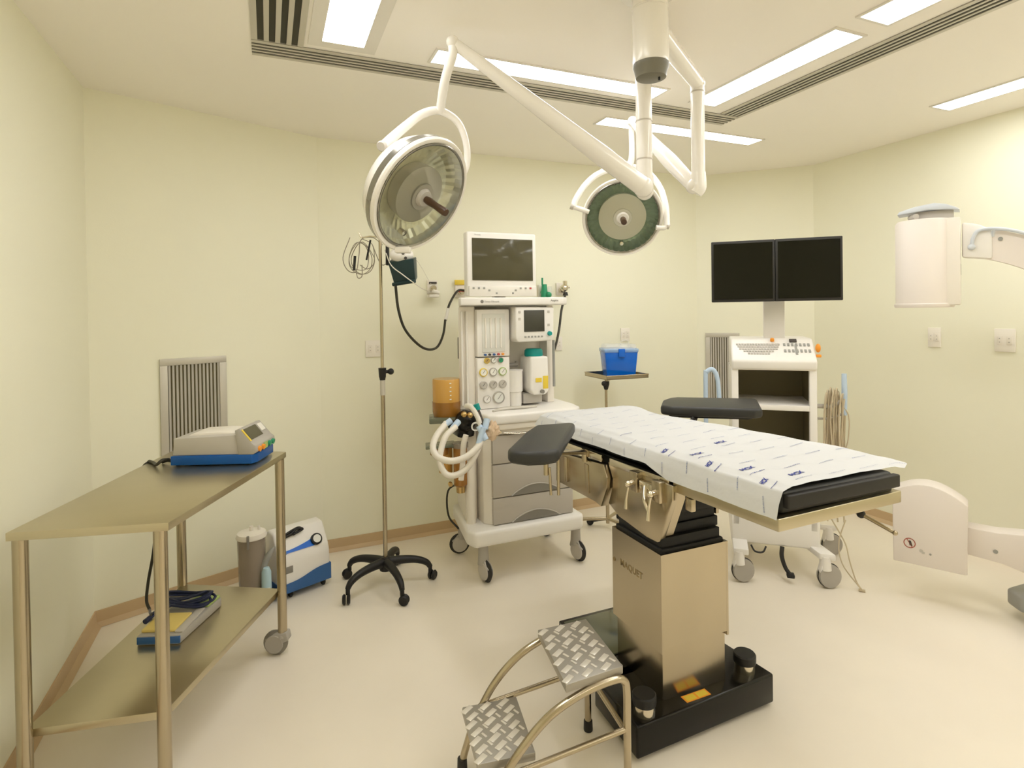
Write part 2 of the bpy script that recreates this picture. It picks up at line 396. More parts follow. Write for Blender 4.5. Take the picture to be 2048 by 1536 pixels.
# items on it
O = V(-.362, 2.585, .8625); az = math.atan2(-.119, .305)
T = thing('electrosurgical_unit', 'grey electrosurgical generator with blue base and tilted display, on steel table', 'medical device', O, az)
b = local(T); b.prism([(0, 0), (.315, 0), (.328, .03), (.328, .19), (0, .2)], .004, .04, bev=.003); b.part('base', T, 'blue_esu')
b = local(T)
b.prism([(.004, .04), (.268, .04), (.268, .118), (.01, .108)], .008, .195, 'y', bev=.004)
b.part('housing', T, 'greylight')
b = local(T); b.prism([(.02, .095), (.27, .104), (.27, .118), (.16, .122), (.06, .118)], .05, .185, 'y', bev=.004); b.part('top_cover', T, 'white_warm')
b = local(T); b.prism([(.262, .04), (.320, .04), (.334, .05), (.330, .075), (.318, .083), (.268, .143), (.250, .137)], .002, .198, 'y', bev=.003)
b.part('control_panel', T, 'grey')
pn = V(.06, 0, .05).normalized()
def on_slope(u0, u1, v0, v1, name, m, h=.0012):      # rectangles lying on the tilted display face
    p0, p1 = V(.269, 0, .143), V(.318, 0, .083); nn = V(.06, 0, .049).normalized()
    b = local(T); pts = []
    for hh in (.0, h):
        for u, v in ((u0, v0), (u1, v0), (u1, v1), (u0, v1)): pts.append(p0+(p1-p0)*u+V(0, .2*v, 0)+nn*(hh+.0006))
    t = bmesh.new(); vs = [t.verts.new(p) for p in pts]
    for f in ((3, 2, 1, 0), (4, 5, 6, 7), (0, 1, 5, 4), (1, 2, 6, 5), (2, 3, 7, 6), (3, 0, 4, 7)): t.faces.new([vs[i] for i in f])
    bmesh.ops.recalc_face_normals(t, faces=t.faces[:]); b._merge(t); b.part(name, T, m, smooth=0)
on_slope(.12, .80, .10, .66, 'display', 'screen_olive'); on_slope(.1, .85, .02, .08, 'yellow_strip', 'yellow'); on_slope(.15, .6, .72, .92, 'key_pad', 'alu_white')
b = local(T)
for k, (v, c) in enumerate(((.03, 0), (.065, 0), (.13, 1), (.165, 1))):
    b.mi = c; b.cyl((.331, v, .058), (.341, v, .056), .011, seg=14)
b.part('socket', T, ['orange', 'green'])
b = local(T); b.box(.330, .08, .045, .3345, .115, .07); b.part('front_label', T, 'lime', smooth=0)
for x, y in ((.02, .02), (.30, .02), (.02, .18), (.3, .18)):
    b = local(T); b.cyl((x, y, .0), (x, y, .006), .009, seg=10); b.part('foot', T, 'rubber')
b = B(); b.tube([(-.372, 2.62, .885), (-.392, 2.60, .888), (-.412, 2.605, .872), (-.43, 2.66, .868), (-.452, 2.70, .868)], .006)
b.tube([(-.345, 2.60, .875), (-.375, 2.635, .878), (-.40, 2.66, .869)], .007)
single(b, 'power_cord', 'cable_dark', 'short black cord behind the blue-based box on the steel table', 'cable')
b = B(); b.tube([(-.452, 2.70, .868), (-.475, 2.71, .83), at(310, 1000, 2.42), at(311, 1060, 2.4), at(306, 1110, 2.4), at(297, 1160, 2.4), at(293, 1200, 2.4), at(299, 1219, 2.38)], .006)
single(b, 'hanging_cord', 'cable_dark', 'thin black cord hanging from the steel tabletop down to the pedals', 'cable')
# pedal pack
O = V(-.452, 2.395, .2765); T = thing('foot_pedal', 'grey double foot pedal with yellow pads on the table shelf', 'foot pedal', O, math.radians(-21))
b = local(T); b.prism([(0, 0), (.150, 0), (.175, .27), (.06, .30), (.01, .2)], .0, .034, bev=.005); b.part('pedal_base', T, 'grey')
b = local(T); b.prism([(0.001, -.002), (.152, -.002), (.152, .006), (.001, .006)], .004, .03, bev=.002); b.part('front_edge', T, 'blue_base')
b = local(T); b.box(.004, .02, .034, .125, .14, .045, .004); b.part('pedal_pad', T, 'yellowpad')
b = local(T); b.prism([(.06, .2), (.16, .19), (.17, .27), (.08, .285)], .034, .045, bev=.003); b.part('pedal_pad', T, 'lime', 'green pad')
b = local(T); b.box(.125, .015, .034, .155, .18, .041, .003); b.part('side_pad', T, 'greylight')
b = B()
for k in range(6):
    ph = k*.5; pts = []
    for j in range(13):
        a = 2*PI*j/12; rx = .085+.012*math.sin(k*2.1); ry = .035+.008*math.cos(k*1.7)
        pts.append((-.312+rx*math.cos(a)+.008*math.sin(k), 2.555+ry*math.sin(a)-.25*rx*math.cos(a)+.006*k, .331+.006*k*.6+.008*math.sin(a*2+ph)))
    b.tube(pts, .0048, n=3, seg=8)
b.tube([at(299, 1219, 2.38), (-.42, 2.50, .335), (-.38, 2.56, .335)], .0048); b.tube([(-.43, 2.47, .325), (-.40, 2.51, .333), (-.35, 2.54, .338)], .0048)
b.cyl((-.437, 2.465, .325), (-.425, 2.485, .327), .010, seg=10)
single(b, 'coiled_cable', 'cable_navy', 'coil of navy blue cable resting on top of the foot pedals', 'cable')

# ------------------------------------------------------------------ suction pump
T = thing('suction_pump', 'white and blue portable suction pump on small black wheels', 'suction pump', (.05, 3.10, 0), math.radians(22.5))
pv = [(0, .07), (.015, .05), (.165, .05), (.18, .07), (.18, .22), (.165, .31), (.14, .335), (.075, .33), (.010, .225), (0, .19)]
b = local(T); b.prism(pv, -.02, .255, 'x', bev=.014, seg=3); b.part('housing', T, 'white')
b = local(T)       # blue skirt with a rising wave line
xs = [(-.023+.281*i/14) for i in range(15)]
for i in range(14):
    z = lambda q: .082+.040*(1/(1+math.exp(-(q/14-.55)*9)))
    b.prism([(xs[i], .036), (xs[i+1], .036), (xs[i+1], z(i+1)), (xs[i], z(i))], -.005, .184, 'y')
bmesh.ops.remove_doubles(b.bm, verts=b.bm.verts[:], dist=.0005); b.part('skirt', T, 'blue_base')
sl = lambda v, u, h=0: V(u+.045, .010+.065*v, .225+.105*v) + V(0, -.85, .526)*h   # on the slanted face, v up, u across
b = local(T)
for k in range(10):
    a0, a1 = k/10, (k+1)/10; u0, u1 = -.04+.185*a0, -.04+.185*a1
    w0, w1 = .10+.22*a0*a0, .10+.22*a1*a1
    b.quad(sl(.06, u0, .003), sl(.06, u1, .003), sl(.06+w1+.05*a1, u1, .003), sl(.06+w0+.05*a0, u0, .003))
b.part('blue_trim', T, 'blue', smooth=0)
nn = V(0, -.85, .526)
b = local(T); b.lathe([(0, 0), (.03, 0), (.03, .014), (.024, .018), (.0, .018)], sl(.28, .145), nn, 28); g = b.part('vacuum_gauge', T, 'black')
b = local(T); b.lathe([(.0, .0185), (.021, .0185), (.021, .0195), (0, .0195)], sl(.28, .145), nn, 24); b.part('dial', g, 'gaugewhite')
b = local(T); b.lathe([(0, 0), (.014, 0), (.013, .012), (0, .012)], sl(.10, -.035), nn, 18); b.part('power_button', T, 'blue_base')
b = local(T); b.tube([sl(.72, -.035, .006), sl(.80, -.01, .016), sl(.9, .03, .018), sl(.95, .065, .014), sl(.86, .08, .01), sl(.78, .05, .012), sl(.74, .01, .012), sl(.68, -.03, .008)], .0065, n=5); b.tube([sl(.70, -.03, .012), sl(.78, .02, .02), sl(.90, .05, .02), sl(.84, .085, .018), sl(.72, .03, .016)], .0055, n=5)
b.ball(sl(.70, -.03, .008), .013); b.part('coiled_power_cord', T, 'black')
b = local(T); b.box(.0, -.0025, .135, .05, .002, .170, .001); b.part('rating_plate', T, 'greymid')
for x, y, r in ((.045, .02, .022), (.225, .02, .022), (.02, .16, .022), (.22, .16, .022)):
    caster(T, x, y, r, .016, .052, PI*.5, 'black', 'black', off=.006, local_=True)
# collection jar beside it
b = local(T); b.prism([(-.20, .02), (-.022, .02), (-.022, .18), (-.19, .18)], .03, .062, bev=.01); b.part('side_tray', T, 'darkteal')
T2 = thing('collection_jar', 'smoky transparent suction jar with white lid standing at the pump side', 'jar', at(505, 1182, 2.85)); T2.location.z = .0625
c0 = Vector(T2.location); c0.z = 0
b = B(); b.lathe([(0, .063), (.055, .063), (.06, .07), (.066, .33), (.066, .35), (.062, .35), (.056, .072), (0, .068)], c0, seg=36); b.part('jar_body', T2, 'smoke')
b = B(); b.lathe([(0, .346), (.07, .346), (.072, .352), (.066, .37), (.03, .378), (0, .378)], c0, seg=36); b.cyl(c0+V(.0, 0, .375), c0+V(0, 0, .40), .009); b.cyl(c0+V(.035, 0, .375), c0+V(.035, 0, .396), .006); b.part('lid', T2, 'white_warm')
b = B(); b.box(c0.x-.02, c0.y-.074, .31, c0.x-.008, c0.y-.062, .375, .002); b.part('lid_clip', T2, 'greymid')
b = B(); c = at(533, 1150, 2.82); b.lathe([(0, 0), (.022, 0), (.024, .01), (.022, .12), (.014, .14), (.0, .142)], (c.x, c.y, .0632), seg=20); b.mi = 1; b.box(c.x-.04, c.y-.03, .098, c.x+.018, c.y-.022, .112, .002)
single(b, 'wash_bottle', ['blueice', 'white_warm'], 'pale blue bottle tucked between suction jar and pump', 'bottle', loc=(c.x, c.y, .0625))
b = B(); c = at(548, 1100, 2.86); b.tube([(c.x-.06, c.y, .12), (c.x-.05, c.y, .20), (c.x-.02, c.y, .26), (c.x+.005, c.y+.005, .29)], [.014, .02, .014, .004], n=5); b.part('tube_holder', T, 'stickergrey')
b = B(); c = at(478, 1186, 2.9); b.lathe([(0, 0), (.045, 0), (.05, .02), (.035, .034), (0, .036)], (c.x+.055, c.y-.01, .001), seg=24)
single(b, 'bottle_cap', 'blueice', 'light blue cap lying on the floor before the suction jar', 'cap')

# ------------------------------------------------------------------ IV pole
ix, iy = .556, 3.055
T = thing('drip_stand', 'tall steel drip pole on a black five-legged castor base', 'drip stand', (ix, iy, 0))
b = B(); b.lathe([(0, .085), (.03, .085), (.036, .10), (.036, .13), (.022, .155), (0, .155)], (ix, iy, 0), seg=24); b.part('hub', T, 'black')
for k in range(5):
    a = math.radians(-9-72*k); dx, dy = math.cos(a), math.sin(a); R = .245
    b = B(); P = [(0, .128), (.08, .130), (.16, .122), (.215, .100), (.238, .070)]
    b.tube([(ix+dx*q, iy+dy*q, z) for q, z in P], [.026, .022, .019, .017, .013], seg=12, n=5); lg = b.part('leg', T, 'black')
    b = B(); b.cyl((ix+dx*.236, iy+dy*.236, .085), (ix+dx*.236, iy+dy*.236, .045), .011, seg=12)
    X = Matrix.Translation((ix+dx*.245, iy+dy*.245, 0)) @ Matrix.Rotation(a+.9, 4, 'Z')
    for s_ in (-1, 1):
        b.X = X; b.lathe([(0, -.008), (.020, -.008), (.026, 0), (.020, .008), (0, .008)], (.006, s_*.011, .026), (0, 1, 0), 20)
    b.part('caster', lg, 'black')
b = B(); b.cyl((ix, iy, .15), (ix, iy, 1.10), .0115, seg=18); b.mi = 1; b.cyl((ix, iy, 1.02), (ix, iy, 1.11), .0135, seg=18); b.part('pole', T, ['steel', 'alu'])
b = B(); b.cyl((ix, iy, 1.1), (ix, iy, 1.87), .0085, seg=16); b.part('upper_pole', T, 'steel')
b = B(); b.cyl((ix, iy, 1.115), (ix, iy, 1.165), .018, .021); b.cyl((ix, iy, 1.145), (ix+.035, iy-.012, 1.145), .009); b.ball((ix+.042, iy-.014, 1.145), .017); b.cyl((ix, iy, 1.10), (ix, iy, 1.12), .014, .018); b.part('clamp', T, 'black')
b = B()
for s_ in (-1, 1):
    b.tube([(ix, iy, 1.86), (ix+s_*.05, iy-s_*.02, 1.865), (ix+s_*.09, iy-s_*.035, 1.86), (ix+s_*.105, iy-s_*.04, 1.885)], .004)
b.part('hook', T, 'chrome')
# cables hung on its left hook
c = at(722, 515, 3.07)
def loop_cable(mname, name, label, cx, cz, rx, rz, k, rad, wob, y0, rot=0.):
    b = B(); 
    for i in range(k):
        pts = []; ww = random.uniform(.8, 1.15); ox = random.uniform(-.012, .012)
        for j in range(17):
            a = 2*PI*j/16+PI/2
            x = rx*ww*math.cos(a)*(1-.25*math.sin(a)); z = rz*ww*(math.sin(a)-1)+rz
            pts.append((cx+ox+x+wob*random.uniform(-1, 1), y0+.006*i-.02*math.sin(a*3+i), cz+z+wob*random.uniform(-1, 1)))
        b.tube(pts, rad, seg=6, n=4)
    return b
b = loop_cable('cable_grey', '', '', c.x, c.z+.0, .055, .085, 3, .0022, .002, c.y)
for q in ([(700, 475), (686, 515), (695, 540), (712, 543), (718, 510), (722, 480), (745, 475), (765, 490)], [(725, 478), (745, 490), (748, 525), (735, 538), (720, 530)], [(745, 490), (757, 520), (765, 530), (772, 528)], [(712, 543), (716, 556), (724, 552), (724, 530)]):
    b.tube([at(x, y, 3.06) for x, y in q], .0024, seg=6)
b.mi = 1; b.cyl(at(710, 512, 3.05), at(708, 541, 3.05), .007, seg=8); b.cyl(at(741, 480, 3.04), at(733, 520, 3.04), .005, seg=8)
single(b, 'cable_bundle', ['cable_grey', 'black'], 'looped bundle of thin grey cables hanging at the top of the drip pole', 'cable')
T = thing('fluid_warmer', 'dark teal box device with rounded white control dome clamped high on the drip pole', 'medical device', at(805, 545, 3.0))
b = B(); e = [at(x, y, d) for x, y, d in ((775, 524, 2.98), (827, 518, 2.93), (831, 563, 2.93), (789, 571, 2.98))]
e2 = [at(x, y, d) for x, y, d in ((783, 518, 3.06), (833, 514, 3.02), (835, 556, 3.02), (795, 564, 3.06))]
t = bmesh.new(); vs = [t.verts.new(p) for p in e+e2]
for f in ((0, 1, 2, 3), (7, 6, 5, 4), (0, 4, 5, 1), (1, 5, 6, 2), (2, 6, 7, 3), (3, 7, 4, 0)): t.faces.new([vs[i] for i in f])
bmesh.ops.recalc_face_normals(t, faces=t.faces[:]); bmesh.ops.bevel(t, geom=t.edges[:], offset=.005, segments=2, profile=.5, affect='EDGES'); b._merge(t); b.part('warmer_box', T, 'darkteal')
b = B(); b.tube([at(786, 569, 2.97), at(830, 562, 2.92)], .010, smooth=False); b.part('bottom_lip', T, 'darkteal')
cc = at(803, 510, 2.98); b = B(); b.ball(cc, .055, (1.15, .8, .72), 28); dm = b.part('dome', T, 'white')
vw = (EYE-cc).normalized()
b = B(); q = at(806, 506, 2.94); b.lathe([(0, -.004), (.009, -.004), (.009, .004), (0, .004)], q, vw, 14); b.lathe([(0, -.004), (.008, -.004), (.008, .003), (0, .003)], at(811, 516, 2.95), vw, 14); b.part('dial_knob', dm, 'ink_dark')
b = B(); b.obox(at(775, 510, 3.02), RT, UP, fw, .008, .055, .012, .003); b.part('clamp_arm', T, 'black')
b = B(); b.tube([at(770, 500, 3.03), at(782, 530, 2.94), at(805, 549, 2.9), at(828, 566, 2.92), at(846, 578, 3.2), at(862, 584, 3.75), (.985, 3.59, 1.60)], .0028, seg=6)
b.tube([at(832, 518, 3.0), at(846, 540, 3.3), at(857, 560, 3.7), (.98, 3.6, 1.64)], .0013, seg=6)
single(b, 'sensor_tube', 'hose', 'thin pale tube from the drip pole to the dark-labelled wall outlet', 'tube')

# ------------------------------------------------------------------ surgical lamps on one ceiling mount
T = thing('lamp_mount', 'white ceiling column with grey end cap carrying two jointed lamp arms', 'ceiling mount', (1.205, 1.585, H))
b = B(); c0 = (1.205, 1.585, 0)
b.lathe([(0, 2.28), (.058, 2.28), (.060, 2.29), (.060, 2.462), (.057, 2.465), (.057, 2.468), (.060, 2.471), (.060, H-.012), (.10, H-.008), (.10, H-.0005), (0, H-.0005)], c0, seg=44); b.part('column', T, 'lampwhite')
b = B(); b.lathe([(0, 2.232), (.040, 2.232), (.050, 2.236), (.056, 2.262), (.060, 2.27), (.060, 2.281), (0, 2.281)], c0, seg=44); b.mi = 1; b.cyl((1.22, 1.56, 2.222), (1.22, 1.56, 2.234), .004, seg=10); b.part('end_cap', T, ['endcap', 'black'])
E1, E2 = V(1.715, 1.937, 2.43), V(1.503, 2.03, 2.445)
def harm(e, z):
    b = B(); s0 = V(1.205, 1.585, z); e = V(e.x, e.y, z); d = (e-s0).normalized()
    b.tube([s0+d*.05, s0+d*.3, e-d*.02], [.036, .034, .030], seg=20, smooth=False); b.ball(e, .033, seg=20); b.part('extension_arm', T, 'lampwhite')
harm(E1, 2.425); harm(E2, 2.455)
def drop(e, z0, z1, r, rings):
    b = B(); b.cyl((e.x, e.y, z0), (e.x, e.y, z1), r, seg=26); b.mi = 1
    for z in rings: b.lathe([(0, z-.003), (r+.002, z-.003), (r+.002, z+.003), (0, z+.003)], (e.x, e.y, 0), seg=26)
    return b.part('drop_tube', T, ['lampwhite', 'lampgrey'])
drop(E1, 1.98, 2.425, .029, (2.385,)); drop(E2, 1.97, 2.455, .034, (2.265, 2.10))
b = B(); b.tube([V(E1.x, E1.y, 2.04), V(E1.x, E1.y, 1.98), V(E1.x-.01, E1.y+.01, 1.955)], [.031, .034, .030], seg=22); b.part('elbow', T, 'lampwhite')
LB = at(842, 392, 2.2); LS = V(1.642, 2.402, 1.918)
b = B(); j1 = V(E1.x-.012, E1.y+.015, 1.985); k1 = V(1.700, 2.39, 2.40)
b.tube([j1, j1+(k1-j1)*.35, k1], [.030, .036, .020], seg=20, smooth=False); b.ball(j1, .034); b.ball(k1, .026); b.part('spring_arm', T, 'lampwhite')
b = B(); j2 = V(E2.x-.03, E2.y-.03, 1.975); k2 = at(905, 84, 2.12)
b.tube([j2, j2+(k2-j2)*.25, k2], [.040, .041, .020], seg=24, smooth=False); b.ball(j2, .043, seg=24); b.ball(k2, .024)
b.cyl(V(E2.x, E2.y, 2.03), V(E2.x, E2.y, 1.965), .037, seg=26); b.ball(V(E2.x, E2.y, 1.965), .038, seg=26); b.cyl(j2+V(0, 0, 0), V(E2.x, E2.y, 1.975), .038); b.part('spring_arm', T, 'lampwhite')
b = B(); v2 = (j2-V(E2.x, E2.y, 1.975)).normalized(); b.lathe([(.0, .0), (.0405, .0), (.0405, .003), (0, .003)], (V(E2.x, E2.y, 1.975)+j2)/2, v2, 30); b.part('joint_ring', T, 'lampgrey')
# hangers
b = B(); b.tube([k1, V(1.700, 2.40, 2.36), V(1.700, 2.40, 2.24), V(1.695, 2.41, 2.19), V(1.66, 2.425, 2.14), V(1.65, 2.43, 2.10)], [.013, .013, .014, .018, .020, .016], seg=16); b.part('lamp_hanger', T, 'lampwhite')
b = B(); b.tube([k2, at(905, 110, 2.13), at(890, 160, 2.18), at(880, 222, 2.30)], .018, seg=16); b.part('lamp_hanger', T, 'lampwhite')

def surgical_lamp(name_label, c, nrm, R, big):
    nrm = Vector(nrm).normalized(); T = thing('surgical_lamp', name_label, 'surgical lamp', c, group='surgical lamps on the ceiling mount')
    hd = -.66 if big else -.46
    b = B(); b.lathe([(0, hd*R), (.35*R, (hd+.01)*R), (.66*R, (hd+.08)*R), (.88*R, (hd*.6)*R), (.97*R, hd*.3*R), (.99*R, -.04*R), (1.0*R, .02*R), (.96*R, .02*R), (.93*R, -.05*R), (.80*R, -.20*R), (.58*R, -.33*R), (.28*R, -.40*R), (0, -.41*R)], c, nrm, 64)
    b.part('housing', T, 'lampwhite')
    b = B(); b.lathe([(.955*R, -.02*R), (1.012*R, -.03*R), (1.02*R, .015*R), (1.0*R, .05*R), (.955*R, .055*R), (.93*R, .04*R), (.93*R, .0), (.955*R, -.02*R)], c, nrm, 64); b.part('rim', T, 'lampwhite' if not big else 'lampwhite')
    b = B(); b.lathe([(.90*R, .036*R), (.935*R, .058*R), (.925*R, .07*R), (.89*R, .05*R), (.90*R, .036*R)], c, nrm, 64); b.part('glass_seal', T, 'rimgrey')
    if big:
        b = B(); b.lathe([(.975*R, -.16*R), (1.0*R, -.155*R), (1.012*R, -.045*R), (.99*R, -.03*R), (.975*R, -.16*R)], c, nrm, 64); b.part('metal_band', T, 'rimgrey', 'grey metal band')
    # faceted reflector
    b = B(); seg = 72
    u = (V(0, 0, 1)-nrm*nrm.z).normalized(); v = nrm.cross(u); t = bmesh.new(); rings = []
    for r, h in ((.92, .03), (.86, -.09), (.74, -.19), (.58, -.26), (.42, -.30)):
        rr = []
        for k in range(seg):
            a = 2*PI*k/seg; q = r*R*(1-(.018 if big else .05)*(k % 2))
            rr.append(t.verts.new(Vector(c)+nrm*h*R+(u*math.cos(a)+v*math.sin(a))*q))
        rings.append(rr)
    for a_, b_ in zip(rings, rings[1:]):
        for k in range(seg): t.faces.new((a_[k], a_[(k+1) % seg], b_[(k+1) % seg], b_[k]))
    b._merge(t); b.part('reflector', T, 'reflector' if big else 'reflector_green', smooth=0)
    cr = .50 if big else .60
    b = B(); b.lathe([(0, .035*R), (.12*R, .035*R), (cr*.55*R, .02*R), (cr*R, -.035*R), (cr*R, -.055*R), (cr*.96*R, -.28*R), (0, -.28*R)], c, nrm, 56); cc_ = b.part('centre_cover', T, 'lampgrey' if big else 'white_warm')
    b = B(); b.lathe([(0, .03*R), (.24*R, .03*R), (.23*R, .05*R), (.20*R, .055*R), (.16*R, .05*R), (.13*R, .12*R), (0, .13*R)], c, nrm, 40); b.part('boss', cc_, 'greylight' if big else 'lampwhite')
    b = B(); b.lathe([(0, .048*R), (cr*1.02*R, .048*R), (.90*R, .05*R), (.90*R, .056*R), (0, .056*R)], c, nrm, 64); b.part('glass', T, 'pane')
    b = B(); h0, h1 = .10*R, (.62*R if big else .42*R); r = .068*R if big else .075*R
    b.lathe([(0, h0), (r*.8, h0), (r*.9, h0+.05*R), (r, h0+.1*R), (r*.85, (h0+h1)/2), (r*1.02, h1-.04*R), (r*.9, h1), (0, h1)], c, nrm, 20); b.part('handle', T, 'handle_brown')
    # bulbs
    b = B(); b.lathe([(0, -.13*R), (.05*R, -.12*R), (.05*R, .0*R), (0, .01*R)], Vector(c)-u*(.70*R), nrm, 14); b.part('bulb', T, 'chrome')
    return T, u, v
T, u, v = surgical_lamp('large white dome surgical lamp tilted right, at upper left', LB, (.487, -.687, -.541), .232, True)
b = B(); b.tube([at(768, 291, 2.16), at(783, 277, 2.17), at(812, 252, 2.2), at(845, 228, 2.25), at(880, 222, 2.30), at(915, 244, 2.33), at(932, 285, 2.35), at(933, 330, 2.36), at(918, 362, 2.34)], [.019, .019, .018, .017, .016, .015, .014, .014, .013], seg=16)
b.tube([at(768, 291, 2.16), at(776, 306, 2.19), at(786, 322, 2.22)], [.018, .02, .026], seg=16)
b.part('yoke', T, 'lampwhite')
q = at(767, 291, 2.16); b = B(); b.lathe([(0, 0), (.019, 0), (.020, .018), (.016, .024), (0, .024)], q, (at(740, 300, 2.06)-q), 20); b.part('yoke_cap', T, 'lampgrey')
b = B(); b.obox(at(806, 500, 2.25), RT, UP, fw, .03, .012, .02, .004); b.part('lower_lug', T, 'lampwhite')
T, u, v = surgical_lamp('smaller round surgical lamp with green-tinted reflector, facing the viewer', LS, (-.435, -.793, -.44), .197, False)
b = B(); P = [at(x, y, d) for x, y, d in ((1147, 414, 2.83), (1152, 398, 2.84), (1172, 368, 2.87), (1200, 346, 2.90), (1245, 333, 2.92), (1290, 342, 2.90), (1318, 372, 2.87), (1331, 410, 2.84), (1334, 452, 2.82))]
b.tube(P, .0155, seg=14)
b.tube([P[0], at(1160, 418, 2.83), at(1178, 424, 2.83)], .012, seg=12); b.tube([P[-1], at(1326, 456, 2.82), at(1312, 455, 2.82)], .012, seg=12)
b.cyl(at(1250, 334, 2.92), V(1.65, 2.43, 2.11), .02); b.part('yoke', T, 'lampwhite')
b = B()
for p, q in ((P[0], at(1141, 412, 2.83)), (P[-1], at(1338, 453, 2.82))): b.cyl(p, q, .015, seg=14)
b.part('yoke_cap', T, 'lampgrey')

# ------------------------------------------------------------------ anesthesia machine
T = thing('anesthesia_machine', 'white anesthesia machine on castors with grey drawers and a large screen on top', 'anesthesia machine', (1.32, 3.06, 0))
b = B(); b.prism([(.985, 2.83), (1.635, 2.83), (1.66, 2.86), (1.66, 3.34), (1.02, 3.34), (.960, 2.90)], .20, .285, bev=.02, seg=3); b.part('base', T, 'white')
for x, y, hd in ((1.05, 2.885, -1.35), (1.63, 2.90, -1.3), (1.06, 3.27, PI*.95), (1.62, 3.28, .3)):
    caster(T, x, y, .062, .03, .20, hd, 'grey', 'rubber', 'greylight', off=.02)
b = B(); b.prism([(1.112, 2.905), (1.605, 2.905), (1.605, 3.30), (1.075, 3.30), (1.075, 2.94)], .285, .81, bev=.006); b.part('cabinet', T, 'white_warm')
b = B(); b.prism([(.995, 3.02), (1.07, 3.02), (1.10, 3.33), (1.05, 3.33)], .285, .80, bev=.01); b.tube([(1.02, 2.99, .285), (1.02, 2.99, .62)], .028, seg=18); b.part('gas_column', T, 'white_warm')
def drawer(z0, z1, handle):
    b = B(); b.box(1.112, 2.882, z0, 1.606, 2.91, z1, .004); d = b.part('drawer', T, 'drawer')
    if handle:
        b = B(); n = 12; pts = [(1.22+.30*i/n, z0+.001+.052*math.sin(PI*i/n)**.8) for i in range(n+1)]
        b.prism([(x, z) for x, z in pts], 2.8795, 2.8835, 'y'); b.part('finger_recess_shade', d, 'greymid')  # raised plate in darker grey, the recess's shading put into its colour
        b = B(); b.tube([(x, 2.880, z) for x, z in pts], .0035, seg=6, smooth=False); b.part('handle_lip', d, 'greylight')
drawer(.290, .432, True); drawer(.437, .617, True); drawer(.622, .775, False)
b = B(); b.box(1.105, 2.872, .785, 1.605, 2.91, .812, .006); b.mi = 1
b.cyl((1.15, 2.874, .80), (1.15, 2.860, .80), .008, seg=10); b.tube([(1.17, 2.868, .792), (1.3, 2.862, .782), (1.45, 2.864, .792), (1.59, 2.868, .80)], .004)
b.part('worktop_rail', T, ['white_warm', 'chrome'])
b = B(); b.prism([(1.075, 2.86), (1.12, 2.835), (1.60, 2.835), (1.66, 2.88), (1.68, 3.0), (1.68, 3.30), (1.04, 3.30), (1.06, 2.95)], .845, .90, bev=.014, seg=3); b.part('worktop', T, 'white')
b = B(); b.box(1.10, 2.85, .812, 1.60, 3.30, .846, .008); b.part('worktop_support', T, 'white_warm')
b = B(); b.tube([(1.135, 2.93, .905), (1.2, 2.96, .908), (1.3, 2.95, .91), (1.42, 2.97, .905)], [.006, .012, .009, .008], seg=8); b.part('tool_tray', T, 'alu')
b = B(); b.prism([(.985, 3.06), (1.085, 3.06), (1.14, 3.32), (1.078, 3.32)], .90, 1.49, bev=.012, seg=3); b.prism([(1.085, 3.20), (1.60, 3.20), (1.60, 3.32), (1.085, 3.32)], .90, 1.49, bev=.006); b.prism([(1.56, 3.10), (1.605, 3.10), (1.605, 3.25), (1.56, 3.25)], .90, 1.49, bev=.004)
b.part('console_body', T, 'white_warm')
b = B(); b.cyl((1.0, 3.05, .93), (1.0, 3.05, 1.46), .007, seg=10); b.cyl((1.03, 3.05, .93), (1.03, 3.05, 1.46), .007, seg=10); b.part('side_rail', T, 'alu_white')
b = B(); b.prism([(.996, 3.115), (1.006, 3.111), (1.034, 3.19), (1.024, 3.194)], 1.19, 1.31); b.part('rating_label', T, 'greymid')
b = B(); b.prism([(.965, 2.955), (1.60, 2.955), (1.64, 2.985), (1.64, 3.33), (1.075, 3.33), (.965, 2.99)], 1.492, 1.536, bev=.008, seg=3); sh = b.part('top_shelf', T, 'white')
b = B(); b.lathe([(0, 0), (.0095, 0), (.0095, .0008), (0, .0008)], (1.09, 2.9545, 1.513), (0, -1, 0), 20); b.text('Datex-Ohmeda', (1.104, 2.9538, 1.512), (1, 0, 0), (0, 0, 1), .014, 'LEFT'); b.part('maker_mark', sh, 'greymid', smooth=0)
b = B(); b.text('Aespire', (1.515, 2.9538, 1.517), (1, 0, 0), (0, 0, 1), .016, 'LEFT', off=.0004); b.part('model_mark', sh, 'greymid', smooth=0)
